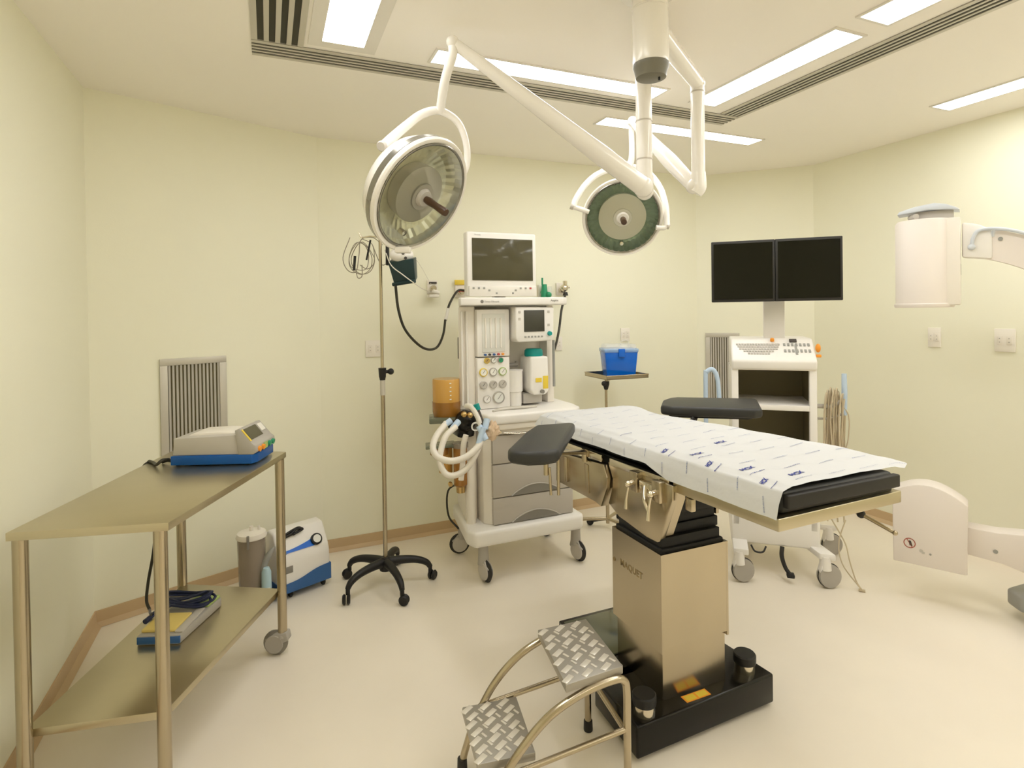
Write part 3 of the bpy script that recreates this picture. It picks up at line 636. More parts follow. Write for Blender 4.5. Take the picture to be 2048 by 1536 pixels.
# flow meter and gauge panels
b = B(); b.box(1.085, 3.03, 1.20, 1.285, 3.21, 1.47, .006); fp = b.part('flowmeter_panel', T, 'white')
b = B(); b.box(1.115, 3.026, 1.225, 1.255, 3.032, 1.445, .003); b.part('flowmeter_window', fp, 'gaugewhite')
for k in range(4):
    x = 1.135+.031*k; b = B(); b.cyl((x, 3.024, 1.25), (x, 3.024, 1.42), .005, seg=10); b.part('flow_tube', fp, 'plate')
for k, c in enumerate(('blue_base', 'ink_dark', 'blue_base', 'red', 'orange')):
    x = 1.13+.027*k; b = B(); b.cyl((x, 3.030, 1.212), (x, 3.015, 1.212), .0065, seg=12); b.part('flow_knob', fp, c)
b = B(); b.box(1.085, 3.036, .902, 1.285, 3.21, 1.195, .005); gp = b.part('gauge_panel', T, 'white')
def gauge(x, z, r, ring, face, arc=None):
    b = B(); b.lathe([(0, 0), (r, 0), (r, .010), (r*.84, .012), (r*.82, .009), (0, .009)], (x, 3.0365, z), (0, -1, 0), 30); g = b.part('gauge', gp, ring)
    b = B(); b.lathe([(0, .0095), (r*.80, .0095), (r*.80, .0105), (0, .0105)], (x, 3.0365, z), (0, -1, 0), 26)
    b.mi = 1; b.obox((x+r*.1, 3.0255, z+r*.15), (.6, 0, .8), (0, 1, 0), (-.8, 0, .6), r*.5, .0006, .001); b.part('dial_face', g, [face, 'ink_dark'])
for x, r_, f_ in ((1.143, 'yellow', 'brass'), (1.183, 'grey', 'label'), (1.227, 'grey', 'green')): gauge(x, 1.178, .0165, r_, f_)
for x, r_, f_ in ((1.120, 'yellow', 'label'), (1.180, 'grey', 'label'), (1.238, 'lime', 'label')): gauge(x, 1.112, .024, r_, f_)
for x in (1.120, 1.180, 1.238): gauge(x, 1.040, .023, 'greylight', 'greylight')
gauge(1.140, .958, .023, 'greylight', 'white'); gauge(1.212, .963, .036, 'grey', 'gaugewhite')
# main display and ventilator display
b = B(); b.box(1.016, 2.985, 1.545, 1.44, 3.045, 1.903, .010, 3); sc = b.part('main_display', T, 'white')
b = B(); b.box(1.046, 2.9815, 1.632, 1.417, 2.9865, 1.868, .002); b.part('screen', sc, 'screen_olive')
b = B(); b.box(1.022, 2.972, 1.542, 1.436, 2.99, 1.602, .006); kp = b.part('key_panel', sc, 'alu_white')
for k in range(8):
    x = 1.048+.031*(k if k < 4 else k+4.2); z = 1.588-(.012 if k in (3, 4) else 0); b = B(); b.box(x-.006, 2.9695, z-.005, x+.006, 2.9725, z+.005, .001); b.part('key', kp, 'stickergrey' if k != 7 else 'red', smooth=0)
for x in (1.185, 1.285): b = B(); b.box(x-.005, 2.9695, 1.556, x+.005, 2.9725, 1.565, .001); b.part('key', kp, 'stickergrey', smooth=0)
b = B(); b.text('Ohmeda', (1.06, 2.9842, 1.886), (1, 0, 0), (0, 0, 1), .011, 'LEFT'); b.part('screen_mark', sc, 'greymid', smooth=0)
b = B(); b.box(1.20, 3.045, 1.53, 1.27, 3.09, 1.75, .006); b.part('display_bracket', T, 'white_warm')
b = B(); b.prism([(1.298, 1.482), (1.545, 1.478), (1.540, 1.30), (1.525, 1.283), (1.312, 1.278), (1.298, 1.30)], 2.97, 3.08, 'y', bev=.008, seg=3); vd = b.part('ventilator_display', T, 'white')
b = B(); b.box(1.350, 2.966, 1.338, 1.480, 2.9715, 1.462, .002); b.part('screen', vd, 'screen_dim')
b = B(); b.lathe([(0, 0), (.014, 0), (.012, .014), (0, .014)], (1.512, 2.970, 1.325), (0, -1, 0), 20); b.part('green_knob', vd, 'teal', 'teal rotary knob')
for k in range(6): b = B(); b.box(1.352+.021*k, 2.9675, 1.304, 1.364+.021*k, 2.971, 1.314, .001); b.part('key', vd, 'stickergrey', smooth=0)
for x, z in ((1.322, 1.452), (1.322, 1.412), (1.508, 1.452), (1.508, 1.375)): b = B(); b.box(x-.007, 2.9675, z-.007, x+.007, 2.971, z+.007, .001); b.part('key', vd, 'greylight', smooth=0)
# vaporiser, canister, bits right of the gauges
b = B(); b.prism([(1.40, 1.19), (1.515, 1.19), (1.52, .99), (1.50, .965), (1.42, .965), (1.395, 1.0)], 2.995, 3.15, 'y', bev=.012, seg=3); vp = b.part('vaporizer', T, 'white')
b = B(); b.lathe([(0, 0), (.053, 0), (.056, .012), (.054, .035), (.044, .046), (0, .046)], (1.455, 3.07, 1.188), seg=32); b.part('dial_cap', vp, 'teal', 'teal dial cap')
b = B(); b.box(1.478, 2.9925, 1.0, 1.512, 2.9955, 1.075, .001); b.part('fill_label', vp, 'yellow'); b = B(); b.box(1.43, 2.9925, 1.04, 1.47, 2.9955, 1.065, .001); b.part('warning_label', vp, 'yellow', smooth=0)
b = B(); b.cyl((1.47, 2.995, .985), (1.47, 2.98, .985), .012, seg=12); b.part('filler_cap', vp, 'greymid')
b = B(); b.cyl((1.585, 3.06, 1.0), (1.585, 3.06, 1.28), .008, seg=12); b.part('manifold_rail', T, 'stickergrey')
b = B(); b.lathe([(0, .905), (.038, .905), (.040, .92), (.040, .985), (.047, .99), (.047, 1.10), (.05, 1.115), (.0, 1.118)], (1.325, 3.06, 0), seg=28); b.part('absorbent_canister', T, 'white')
b = B(); b.box(1.375, 3.05, .91, 1.50, 3.18, .97, .008); b.part('auxiliary_block', T, 'greylight')
b = B(); b.cyl((1.30, 3.1, 1.14), (1.36, 3.1, 1.14), .012); b.cyl((1.355, 3.1, 1.13), (1.355, 3.1, 1.16), .009); b.cyl((1.30, 3.1, 1.13), (1.30, 3.1, 1.16), .009); b.part('vaporizer_lock', T, 'greymid')
# bellows, absorber, tubes
cx, cy = .92, 3.10
b = B(); b.lathe([(0, 1.082), (.074, 1.082), (.077, 1.075), (.077, .955), (.0, .955)], (cx, cy, 0), seg=40); bl = b.part('bellows_dome', T, 'amber')
b = B()
for k in range(5): z = 1.06-.022*k; b.box(cx-.004+.002*(k % 2), cy-.080, z, cx+.006, cy-.0765, z+.005)
b.part('volume_scale', bl, 'label', smooth=0)
b = B(); b.lathe([(0, .955), (.080, .955), (.080, .90), (.072, .87), (0, .87)], (cx, cy, 0), seg=36); b.part('bellows_base', T, 'amber_dark')
b = B(); b.prism([(.80, 3.03), (.99, 2.98), (1.02, 3.16), (.84, 3.18)], .845, .875, bev=.006); b.part('circuit_plate', T, 'greenglass')
b = B(); b.ball((.995, 2.99, .855), .060, (1, .9, 1), 24); b.cyl((.94, 2.99, .845), (.90, 2.96, .845), .022); b.box(.95, 2.98, .76, 1.05, 3.12, .85, .02); ab = b.part('absorber_head', T, 'black_gloss')
b = B(); b.ball((.975, 2.955, .896), .018); b.ball((1.008, 2.952, .890), .018); b.part('valve_dome', ab, 'brass')
b = B(); b.lathe([(.017, .0), (.025, .0), (.025, .006), (.017, .006), (.017, 0)], (1.03, 2.925, .832), (-.1, -1, 0), 28); b.part('pressure_ring', ab, 'gaugewhite')
b = B(); b.prism([(.77, 3.0), (.95, 2.98), (.96, 3.10), (.80, 3.12)], .715, .728, bev=.004); b.part('absorber_shelf', T, 'greenglass')
b = B(); b.lathe([(0, .715), (.05, .715), (.052, .70), (.05, .672), (0, .672)], (.86, 3.05, 0), seg=30); b.part('drain_cup', T, 'amber_dark')
b = B(); b.lathe([(0, .71), (.038, .71), (.038, .505), (.030, .495), (0, .495)], (.965, 3.0, 0), seg=30); b.part('absorber_canister', T, 'amber_dark', 'amber canister')
b = B(); b.lathe([(0, .735), (.045, .735), (.045, .71), (.0, .71)], (.965, 3.0, 0), seg=26); b.part('canister_collar', T, 'smoke')
b = B(); b.lathe([(0, .715), (.038, .715), (.038, .56), (.030, .555), (0, .555)], (.905, 3.08, 0), seg=30); b.part('absorber_canister', T, 'amber')
b = B(); b.lathe([(0, .496), (.026, .496), (.024, .46), (0, .455)], (.965, 3.0, 0), seg=20); b.cyl((.90, 2.99, .52), (.90, 2.975, .515), .012); b.part('drain_valve', T, 'brass')
corr = lambda r: (lambda q, i: r*(1+.07*(i % 2)))
pt = lambda *q: [at(x, y, d) for x, y, d in q]
b = B(); b.tube(pt((893, 846, 2.86), (873, 872, 2.80), (866, 896, 2.76), (877, 915, 2.74), (905, 922, 2.74), (935, 912, 2.75), (958, 890, 2.78), (966, 868, 2.82)), corr(.0155), seg=14, n=14)
b.tube(pt((912, 853, 2.84), (892, 872, 2.79), (882, 900, 2.76), (880, 925, 2.74), (892, 948, 2.73), (912, 950, 2.74), (935, 935, 2.76), (953, 905, 2.78), (962, 880, 2.81)), corr(.0145), seg=14, n=14)
b.tube(pt((966, 868, 2.82), (958, 840, 2.84), (944, 815, 2.86), (932, 812, 2.90)), corr(.013), seg=12, n=12)
b.part('breathing_hose', T, 'hose')
for p, q in (((902, 841, 2.87), (889, 850, 2.85)), ((917, 843, 2.87), (904, 858, 2.83)), ((967, 855, 2.80), (956, 893, 2.78)), ((958, 852, 2.81), (972, 880, 2.79)), ((974, 838, 2.83), (970, 858, 2.81))): b = B(); b.cyl(at(*p), at(*q), .016, .015, seg=14); b.part('hose_connector', T, 'bluepale')
b = B(); b.cyl(at(952, 808, 2.86), at(956, 820, 2.86), .015, seg=14); b.part('patient_plug', T, 'teal')
b = B(); b.tube(pt((957, 820, 2.85), (964, 838, 2.84), (968, 850, 2.82)), .006); b.tube(pt((953, 820, 2.85), (958, 838, 2.84), (965, 852, 2.82)), .005); b.part('sample_line', T, 'ink_dark')
b = B(); b.tube(pt((932, 870, 2.85), (927, 890, 2.85), (925, 930, 2.86), (922, 960, 2.86)), .014, seg=12); b.part('drain_hose', T, 'white_warm')
b = B(); b.tube([(1.06, 3.3, .42), (.99, 3.33, .37), (.975, 3.28, .24), (1.02, 3.22, .17)], .006); b.part('power_lead', T, 'cable_dark')
# crumpled cloth hanging on the corner
b = B(); t = bmesh.new(); bmesh.ops.create_icosphere(t, subdivisions=4, radius=1)
from mathutils import noise
cc = at(985, 862, 2.84)
for v_ in t.verts:
    k = 1+.32*noise.noise(v_.co*2.3)+.18*noise.noise(v_.co*6)
    v_.co = cc+V(v_.co.x*.034*k, v_.co.y*.022*k, v_.co.z*.045*k+(.010*noise.noise(v_.co*4)))
b._merge(t); single(b, 'crumpled_glove', 'cloth', 'crumpled beige rubber glove hanging at the drawer corner of the anesthesia machine', 'glove', loc=cc)

# ------------------------------------------------------------------ mayo stand and blue bin
px_, py_ = 2.055, 3.22
T = thing('mayo_stand', 'small wheeled instrument stand with shallow steel tray behind the operating table', 'instrument stand', (px_, py_, 0))
b = B(); b.cyl((px_, py_, .04), (px_, py_, .62), .012, seg=18); b.cyl((px_, py_, .6), (px_, py_, 1.0), .009, seg=18); b.part('pole', T, 'steel')
b = B(); b.lathe([(0, .93), (.012, .93), (.022, .965), (.022, .985), (0, .985)], (px_, py_, 0), seg=20); b.ball((px_-.022, py_-.01, .972), .017); b.part('clamp', T, 'black')
X = Matrix.Translation((px_-.012, py_-.03, 0)) @ Matrix.Rotation(math.radians(-3), 4, 'Z')
b = B(X); b.box(0, 0, .995, .32, .31, .999); b.tube([(0, 0, 1.02), (.32, 0, 1.02), (.32, .31, 1.02), (0, .31, 1.02), (0, 0, 1.02)], .004, smooth=False)
for q in ((0, 0, .32, .003), (0, .307, .32, .31), (0, 0, .003, .31), (.317, 0, .32, .31)): b.box(q[0], q[1], .995, q[2], q[3], 1.022)
tr = b.part('tray', T, 'steel')
b = B(); b.tube([(px_, py_, .985), (px_+.05, py_+.05, .985), (px_+.2, py_+.2, .99)], .009, smooth=False); b.part('tray_support', T, 'steel')
for a in (-108, -150+40, 25, 150):
    pass
for a in (-75, 35, 150):
    q = math.radians(a); dx, dy = math.cos(q), math.sin(q)
    b = B(); b.tube([(px_, py_, .07), (px_+dx*.12, py_+dy*.12, .065), (px_+dx*.20, py_+dy*.20, .055)], .011, seg=12); b.cyl((px_+dx*.2, py_+dy*.2, .06), (px_+dx*.2, py_+dy*.2, .04), .012, seg=12); lg = b.part('leg', T, 'steel')
    b = B(); b.lathe([(0, -.012), (.022, -.012), (.026, 0), (.022, .012), (0, .012)], (px_+dx*.205, py_+dy*.205, .0265), (-dy, dx, 0), 20); b.part('wheel', lg, 'black')
b = B(); q = at(1179, 1040, 3.75); b.lathe([(0, -.012), (.022, -.012), (.026, 0), (.022, .012), (0, .012)], (1.985, 3.33, .0265), (1, .3, 0), 20); b.cyl((1.985, 3.33, .03), (px_, py_, .07), .01); b.part('leg', T, 'black')
X = Matrix.Translation((px_+.158, py_+.085, .9995)) @ Matrix.Rotation(math.radians(-20), 4, 'Z')
T = thing('blue_bin', 'bright blue plastic tub with clear lid standing on the steel tray', 'bin', (px_+.158, py_+.085, .9995))
def frust(b, w0, d0, w1, d1, z0, z1, th=0):
    t = bmesh.new(); A = [t.verts.new((sx*w0, sy*d0, z0)) for sx, sy in ((-1, -1), (1, -1), (1, 1), (-1, 1))]; C = [t.verts.new((sx*w1, sy*d1, z1)) for sx, sy in ((-1, -1), (1, -1), (1, 1), (-1, 1))]
    t.faces.new(A[::-1]); t.faces.new(C)
    for i in range(4): t.faces.new((A[i], A[(i+1) % 4], C[(i+1) % 4], C[i]))
    bmesh.ops.recalc_face_normals(t, faces=t.faces[:]); bmesh.ops.bevel(t, geom=t.edges[:], offset=.008, segments=3, profile=.5, affect='EDGES'); b._merge(t)
b = B(X); frust(b, .098, .07, .113, .085, .0, .178); b.part('tub', T, 'blue')
b = B(X); frust(b, .116, .088, .119, .091, .168, .196); b.part('rim', T, 'clearblue')
b = B(X); frust(b, .110, .084, .10, .075, .188, .225); b.tube([(.0, -.07, .2), (.0, -.075, .24), (.03, -.075, .255), (.05, -.07, .24), (.05, -.07, .2)], .003); b.part('lid', T, 'clear')
b = B(X); b.box(-.022, -.099, .14, .022, -.084, .196, .004); b.part('latch', T, 'blue')

# ------------------------------------------------------------------ operating table
T = thing('operating_table', 'operating table with brushed steel column on black base and black pads', 'operating table', (1.36, 1.72, 0))
FL, ES, ET = V(1.267, 1.13, 0), V(.48, -.020, 0), V(-.09, 1.33, 0)
def q_(s, t, z): p = FL+ES*s+ET*t; return V(p.x, p.y, z)
def slab(b, s0, t0, s1, t1, z0, z1, bev=.004, tilt=.0):
    t = bmesh.new(); lo = [t.verts.new(q_(s, tt, z0+tilt*s)) for s, tt in ((s0, t0), (s1, t0), (s1, t1), (s0, t1))]; hi = [t.verts.new(q_(s, tt, z1+tilt*s)) for s, tt in ((s0, t0), (s1, t0), (s1, t1), (s0, t1))]
    t.faces.new(lo[::-1]); t.faces.new(hi)
    for i in range(4): t.faces.new((lo[i], lo[(i+1) % 4], hi[(i+1) % 4], hi[i]))
    bmesh.ops.recalc_face_normals(t, faces=t.faces[:])
    if bev: bmesh.ops.bevel(t, geom=t.edges[:], offset=bev, segments=3, profile=.5, affect='EDGES')
    return b._merge(t)
# base: front block with corner locks, long rear plate
b = B(); b.prism([(1.06, 1.505), (1.675, 1.525), (1.655, 1.775), (1.50, 1.79), (1.12, 1.79), (1.07, 1.78)], .012, .118, bev=.008, seg=3); b.prism([(1.115, 1.74), (1.45, 1.74), (1.45, 2.17), (1.13, 2.17)], .012, .118, bev=.006); bs = b.part('base', T, 'black_gloss')
b = B(); b.prism([(1.10, 1.53), (1.64, 1.55), (1.62, 1.755), (1.50, 1.765), (1.12, 1.765)], .001, .014, bev=0); b.part('base_foot', T, 'rubber')
b = B(); b.box(1.14, 1.86, .118, 1.44, 2.14, .126, .003); b.part('rear_cover', T, 'greenglass')
b = B(); b.box(1.14, 1.79, .1185, 1.20, 1.84, .1215); b.part('rating_plate', T, 'greylight', smooth=0)
for x, y in ((1.125, 1.555), (1.595, 1.585)):
    b = B(); b.lathe([(0, .116), (.036, .116), (.036, .150), (0, .150)], (x, y, 0), seg=32); lk = b.part('floor_lock', T, 'chrome')
    b = B(); b.lathe([(0, .150), (.039, .150), (.040, .156), (.040, .178), (.036, .183), (0, .181)], (x, y, 0), seg=32); b.part('lock_cap', lk, 'black')
X = Matrix.Translation((1.335, 1.545, .1182)) @ Matrix.Rotation(math.radians(0), 4, 'Z')
b = B(X); b.box(-.052, -.014, 0, .052, .019, .001); lb = b.part('warning_sticker', T, 'orange', 'yellow-orange sticker', smooth=0)
b = B(X); b.mi = 0; b.box(-.046, -.010, .0011, -.004, .015, .0014); b.box(.004, -.010, .0011, .046, .015, .0014); b.part('sticker_fields', lb, 'yellow', smooth=0)
# column
b = B(); b.box(1.215, 1.572, .118, 1.490, 1.845, .40, .002); b.part('lower_column', T, 'steel')
b = B(); b.prism([(1.2045, 1.561), (1.2125, 1.561), (1.2125, 1.857), (1.2045, 1.857)], .285, .622); b.prism([(1.2127, 1.5612), (1.4898, 1.5612), (1.4898, 1.569), (1.2127, 1.569)], .30, .622)
b.prism([(1.490, 1.561), (1.498, 1.561), (1.498, 1.857), (1.490, 1.857)], .285, .622); b.prism([(1.2127, 1.849), (1.4898, 1.849), (1.4898, 1.857), (1.2127, 1.857)], .285, .622); uc = b.part('upper_column', T, 'steel')
b = B(); b.text('MAQUET', (1.2040, 1.735, .505), (0, -1, 0), (0, 0, 1), .034, 'CENTER', off=.0008); b.part('maker_mark', uc, 'logo_steel', smooth=0)
b = B(); b.cyl((1.2046, 1.845, .50), (1.2030, 1.845, .50), .008, seg=12); b.part('column_screw', uc, 'logo_steel')
b = B()
for k in range(7):
    z = .60+.0345*k; e = .0 if k % 2 else .008
    x0 = 1.222-e if z < .64 else 1.252
    b.box(x0, 1.605-e if z > .64 else 1.58-e, z, 1.478+e, 1.838+e, z+.0352, .003)
b.part('bellows', T, 'bellow_black')
b = B(); b.box(1.23, 1.57, .78, 1.50, 1.90, .845, .01); b.part('saddle', T, 'black')
# side shields
sh_ = [(1.515, .868), (1.517, .817), (1.585, .658), (1.60, .650), (1.66, .647), (1.832, .665), (1.903, .695), (1.875, .765), (1.873, .80), (1.905, .858)]
b = B(); b.prism(sh_, 1.219, 1.24, 'x', bev=.003); b.prism([(1.517, .868), (1.520, .817), (1.590, .660), (1.596, .664), (1.528, .820), (1.526, .868)], 1.238, 1.275, 'x'); b.part('seat_shield', T, 'steel')
b = B(); b.prism([(1.62, .845), (1.62, .70), (1.83, .67), (1.90, .70), (1.90, .845)], 1.50, 1.515, 'x', bev=.003); b.part('seat_shield', T, 'steel')
b = B(); b.prism([(1.908, .848), (1.882, .80), (1.886, .76), (1.93, .675), (1.967, .682), (2.31, .678), (2.31, .80), (2.27, .816)], 1.200, 1.235, 'x', bev=.003); b.prism([(1.91, .848), (1.95, .675), (2.31, .678), (2.31, .80)], 1.54, 1.56, 'x', bev=.003); b.box(1.235, 1.96, .685, 1.54, 2.30, .695); b.part('back_shield', T, 'steel')
b = B(); b.prism([(2.02, .82), (2.05, .82), (2.04, .72), (2.02, .70)], 1.196, 1.202, 'x', bev=.002); b.box(1.195, 2.20, .70, 1.202, 2.23, .81, .002); b.part('shield_rib', T, 'steel')
# rails, frame, pads
b = B(); slab(b, -.005, .0, 1.0, .305, .842, .878, .003, .018); b.part('leg_plate', T, 'steel_flat')
for q4 in ((-.02, .315, .01, .56), (.99, .315, 1.01, .56), (-.02, .60, .01, .90), (.99, .60, 1.01, .90)):
    b = B(); slab(b, *q4, .852, .880, .002, .0); b.part('side_rail', T, 'chrome')
b = B(); slab(b, .04, .31, .97, 1.0, .842, .876, .003, .01); b.part('seat_frame', T, 'black')
for t0, t1 in ((.01, .30), (.31, .62), (.63, .995)):
    b = B(); slab(b, .055 if t0 < .3 else .048, t0, .975, t1, .881, .947, .014, .006); b.part('pad', T, 'padblack', 'black mattress pad')
b = B(); slab(b, .06, -.004, .975, .012, .90, .938, .004, .01); b.part('pad_edge', T, 'rubber')
def rail_clamp(y, leaf):
    b = B(); b.box(1.195, y-.022, .80, 1.222, y+.022, .872, .003); c = b.part('rail_clamp', T, 'steel')
    b = B(); b.cyl((1.20, y, .835), (1.175, y, .83), .010, seg=14); b.ball((1.175, y, .83), .012); b.tube([(1.178, y, .825), (1.172, y+.006, .78), (1.170, y+.008, .74)], [.004, .005, .008], seg=8); b.part('clamp_lever', c, 'chrome')
rail_clamp(1.705, 1); rail_clamp(1.575, 1)
b = B(); b.box(1.20, 1.60, .805, 1.222, 1.675, .85, .003); b.tube([(1.20, 1.64, .835), (1.18, 1.615, .80), (1.176, 1.585, .76)], [.008, .009, .006], seg=10); b.part('rail_hook', T, 'chrome')
b = B(); b.box(1.245, 1.455, .795, 1.265, 1.485, .838, .004); b.part('hinge_block', T, 'steel')
# right board stub and foot crank
b = B(); b.tube([q_(1.0, .74, .89), q_(1.12, .73, .90), q_(1.22, .72, .955)], .011, smooth=False); b.part('arm_board_mount', T, 'black')
b = B(); p0 = at(1722, 1028, 1.80); p1 = at(1790, 1066, 1.72); b.cyl(p0, p1, .006, seg=12); b.ball(p1, .008); b.cyl(at(1722, 1026, 1.8), q_(.98, .10, .852), .007, seg=10); b.part('crank_rod', T, 'steel'); b = B(); b.ball(p0, .013); b.part('crank_knob', T, 'rubber')

# armboards
def board(name_label, poly, z0, z1, rods, post):
    cx = sum(p[0] for p in poly)/len(poly); cy = sum(p[1] for p in poly)/len(poly)
    T = thing('arm_board', name_label, 'arm board', (cx, cy, z0), group='black arm boards of the operating table')
    b = B(); b.prism(poly, z0, z1, bev=.014, seg=4); b.part('arm_pad', T, 'padblack')
    sc = [(cx+(x-cx)*.82, cy+(y-cy)*.82) for x, y in poly]; b = B(); b.prism(sc, z0-.010, z0+.001); b.part('under_plate', T, 'black')
    b = B()
    for a, c, r in rods: b.cyl(a, c, r, seg=14)
    b.part('mounting_rod', T, post)
ap = [(1.215, 2.17), (1.262, 2.235), (1.245, 2.262), (1.085, 2.278), (.985, 2.17), (.800, 1.925), (.792, 1.885), (.830, 1.84), (.90, 1.818), (.965, 1.83)]
board('black padded arm board angled out beside the anesthesia drawers', [(x*.905, y*.905) for x, y in ap], .955, .998,
      [(at(1117, 905, 2.1), at(1117, 990, 2.1), .006), (at(1092, 912, 2.05), at(1092, 950, 2.05), .009), (at(1099, 935, 2.05), at(1102, 990, 2.05), .005), (at(1095, 905, 2.05), (1.195, 2.03, .87), .010), ((1.19, 2.03, .885), (1.19, 2.03, .835), .014)], 'steel')
board('black rectangular arm board on the far side of the operating table', [(1.705, 2.20), (1.725, 2.14), (2.015, 1.915), (2.05, 1.915), (2.25, 2.135), (2.235, 2.165), (1.945, 2.375), (1.90, 2.375), (1.82, 2.33)], .955, 1.0,
      [((1.85, 2.12, .956), (1.80, 2.10, .90), .012), ((1.80, 2.10, .90), (1.695, 2.10, .90), .012)], 'rubber')

# sheet with printed marks
def sheet_p(u, v):       # u across 0..1 (near drape to far edge), v foot 0..1 head
    base = FL+ET*v
    # cross section: drape bottom, fold, flat, overhang
    over = .46+.075*math.exp(-((v-.0)/.04)**2)*0+ .155*max(0, 1-abs(v-.10)/.75)*(1 if v > .06 else (v/.06)*.55+.45) + .02
    foot = .02+.06*u if v < .02 else 0
    us = [0, .10, .20, .30, 1]; ang = u
    xs = (-.010, .002, .020, .060, over); zs = (.876, .915, .945, .958, .959)
    q9 = min(1, max(0, (v-.32)/.08)); zs = (.876+.032*q9, .915+.012*q9, .949, .961, .962); k = min(int(np_idx(us, u)), 3); f = (u-us[k])/(us[k+1]-us[k])
    g = f if k == 3 else f
    x = xs[k]+(xs[k+1]-xs[k])*g; z = zs[k]+(zs[k+1]-zs[k])*g
    sh = V(*((ES/ES.length)*x))
    wv = .0035*noise.noise(V(u*5, v*9, 0))+.0018*noise.noise(V(u*14, v*25, 3)); 
    z += wv + .010*max(0, (u-.86)/.14)*noise.noise(V(v*6, 9, 1)) + .012*math.exp(-((v-.93)/.08)**2)*(.3+.7*u)
    if u > .93: z -= .012*((u-.93)/.07)*max(0, 1-v*2)
    p = base+sh; p.y += -.0*0 + (.03*u*max(0, 1-v/.05) if v < .05 else 0)
    return V(p.x, p.y, z)
def np_idx(us, u):
    for i in range(len(us)-2, -1, -1):
        if u >= us[i]: return i
    return 0
b = B(); NU, NV = 60, 110; t = bmesh.new()
g = [[t.verts.new(sheet_p(i/NU, j/NV*1.0)) for i in range(NU+1)] for j in range(NV+1)]
for j in range(NV):
    for i in range(NU): t.faces.new((g[j][i], g[j][i+1], g[j+1][i+1], g[j+1][i]))
bmesh.ops.recalc_face_normals(t, faces=t.faces[:])
if sum(f.normal.z for f in t.faces) < 0: bmesh.ops.reverse_faces(t, faces=t.faces[:])
b._merge(t)
def on_sheet(u, v):
    p = sheet_p(u, v); e = .002; a = sheet_p(min(1, u+e), v)-sheet_p(max(0, u-e), v); c = sheet_p(u, min(1, v+e))-sheet_p(u, max(0, v-e)); n_ = a.cross(c).normalized()
    if n_.z < 0: n_ = -n_
    return p+n_*.0018
WU, WV = 1/.62, 1/1.33
b.mi = 2
for r in range(13):
    for c in range(8):
        u0 = .02+c*.175+(.08 if r % 2 else 0); v0 = .03+r*.077
        if u0 > .95 or v0 > .97: continue
        fn = lambda x, y, u0=u0, v0=v0: on_sheet(min(.995, max(.005, u0+x*WU)), min(.99, max(.01, v0+(y+.25*x)*WV)))
        b.mi = 1 if ((c == 1 and r < 5) or (r*3+c) % 17 == 5) else 2
        k = 0.0
        while k < .062:       # a line of tiny strokes, too small to read
            L_ = random.choice((.003, .004, .006)); hh = random.choice((.0022, .0034))
            b.quad(fn(k, -hh*.5), fn(k+L_, -hh*.5), fn(k+L_, hh*.6), fn(k, hh*.6)); k += L_+.0022
        if (c == 1 and r < 5) or (r*3+c) % 13 == 2 and r < 5:
            b.mi = 1; fn2 = lambda x, y, u0=u0, v0=v0: on_sheet(min(.995, max(.005, u0+.02+x*WU)), min(.99, max(.01, v0+.03+(y+.25*x)*WV)))
            b.text('HCX', (0, 0, 0), (1, 0, 0), (0, 1, 0), .022, 'LEFT', off=.001, fn=fn2)
single(b, 'paper_sheet', ['sheet', 'ink', 'ink_faint'], 'white disposable sheet with small blue print spread over the operating table', 'sheet', loc=(1.45, 1.8, .88), smooth=60)

# ------------------------------------------------------------------ step stool
T = thing('step_stool', 'two-step metal stool with chequered treads and curved tube frame, beside the table base', 'step stool', (.75, 1.56, 0))
def tread(poly, z):
    b = B(); b.prism(poly, z-.024, z, bev=.003); tr = b.part('tread', T, 'tread')
    b = B(); P0, P1, P2, P3 = [Vector(p) for p in poly]     # raised bars in alternating rows
    nx, ny = 3, 7
    for i in range(nx):
        for j in range(ny):
            for k2 in (0, 1):
                s_, t_ = (i+.28+.5*k2+(.12 if j % 2 else -.06))/nx, (j+.5+(.5 if k2 else 0))/ny
                if s_ > .93 or t_ > .97 or s_ < .06: continue
                c = (P0*(1-s_)+P1*s_)*(1-t_)+(P3*(1-s_)+P2*s_)*t_
                if k2: ax, ay, hx, hy = (.35, -.94, 0), (.94, .35, 0), .011, .0035
                else: ax, ay, hx, hy = (.86, .51, 0), (-.51, .86, 0), .020, .0088
                b.obox((c.x, c.y, z+.0005), ax, ay, (0, 0, 1), hx, hy, .0013, .0009)
    b.part('raised_pattern', tr, 'tread_bar')
tread([(.752, 1.405), (.948, 1.412), (.982, 1.682), (.802, 1.690)], .40)
tread([(.512, 1.478), (.677, 1.452), (.722, 1.692), (.545, 1.716)], .20)
for y0, dx in ((1.405, -.01), (1.700, .03)):
    xr = .965+dx; s0 = .52+dx*.8; b = B(); yl = 1.445 if y0 < 1.5 else y0+.02
    b.tube([(xr, y0, .02), (xr, y0, .20), (xr, y0, .330), (xr-.012, y0, .362), (xr-.045, y0, .372), (xr-.14, y0+.003, .362), (xr-.25, y0+.008, .322), (xr-.34, y0+.015, .245), (s0+.045, yl, .14), (s0+.012, yl, .06), (s0, yl, .02)], .0115, seg=16, n=8)
    b.part('side_frame', T, 'steel')
    for x, y in ((xr, y0), (s0, yl)):
        b = B(); b.lathe([(0, .0), (.015, .0), (.016, .004), (.015, .034), (0, .034)], (x, y, 0), seg=16); b.part('rubber_foot', T, 'rubber')
b = B(); b.cyl((.955, 1.405, .20), (.995, 1.70, .20), .0085, seg=12); b.cyl((.955, 1.405, .215), (.56, 1.445, .165), .0085, seg=12); b.cyl((.995, 1.70, .215), (.60, 1.715, .185), .0085, seg=12)
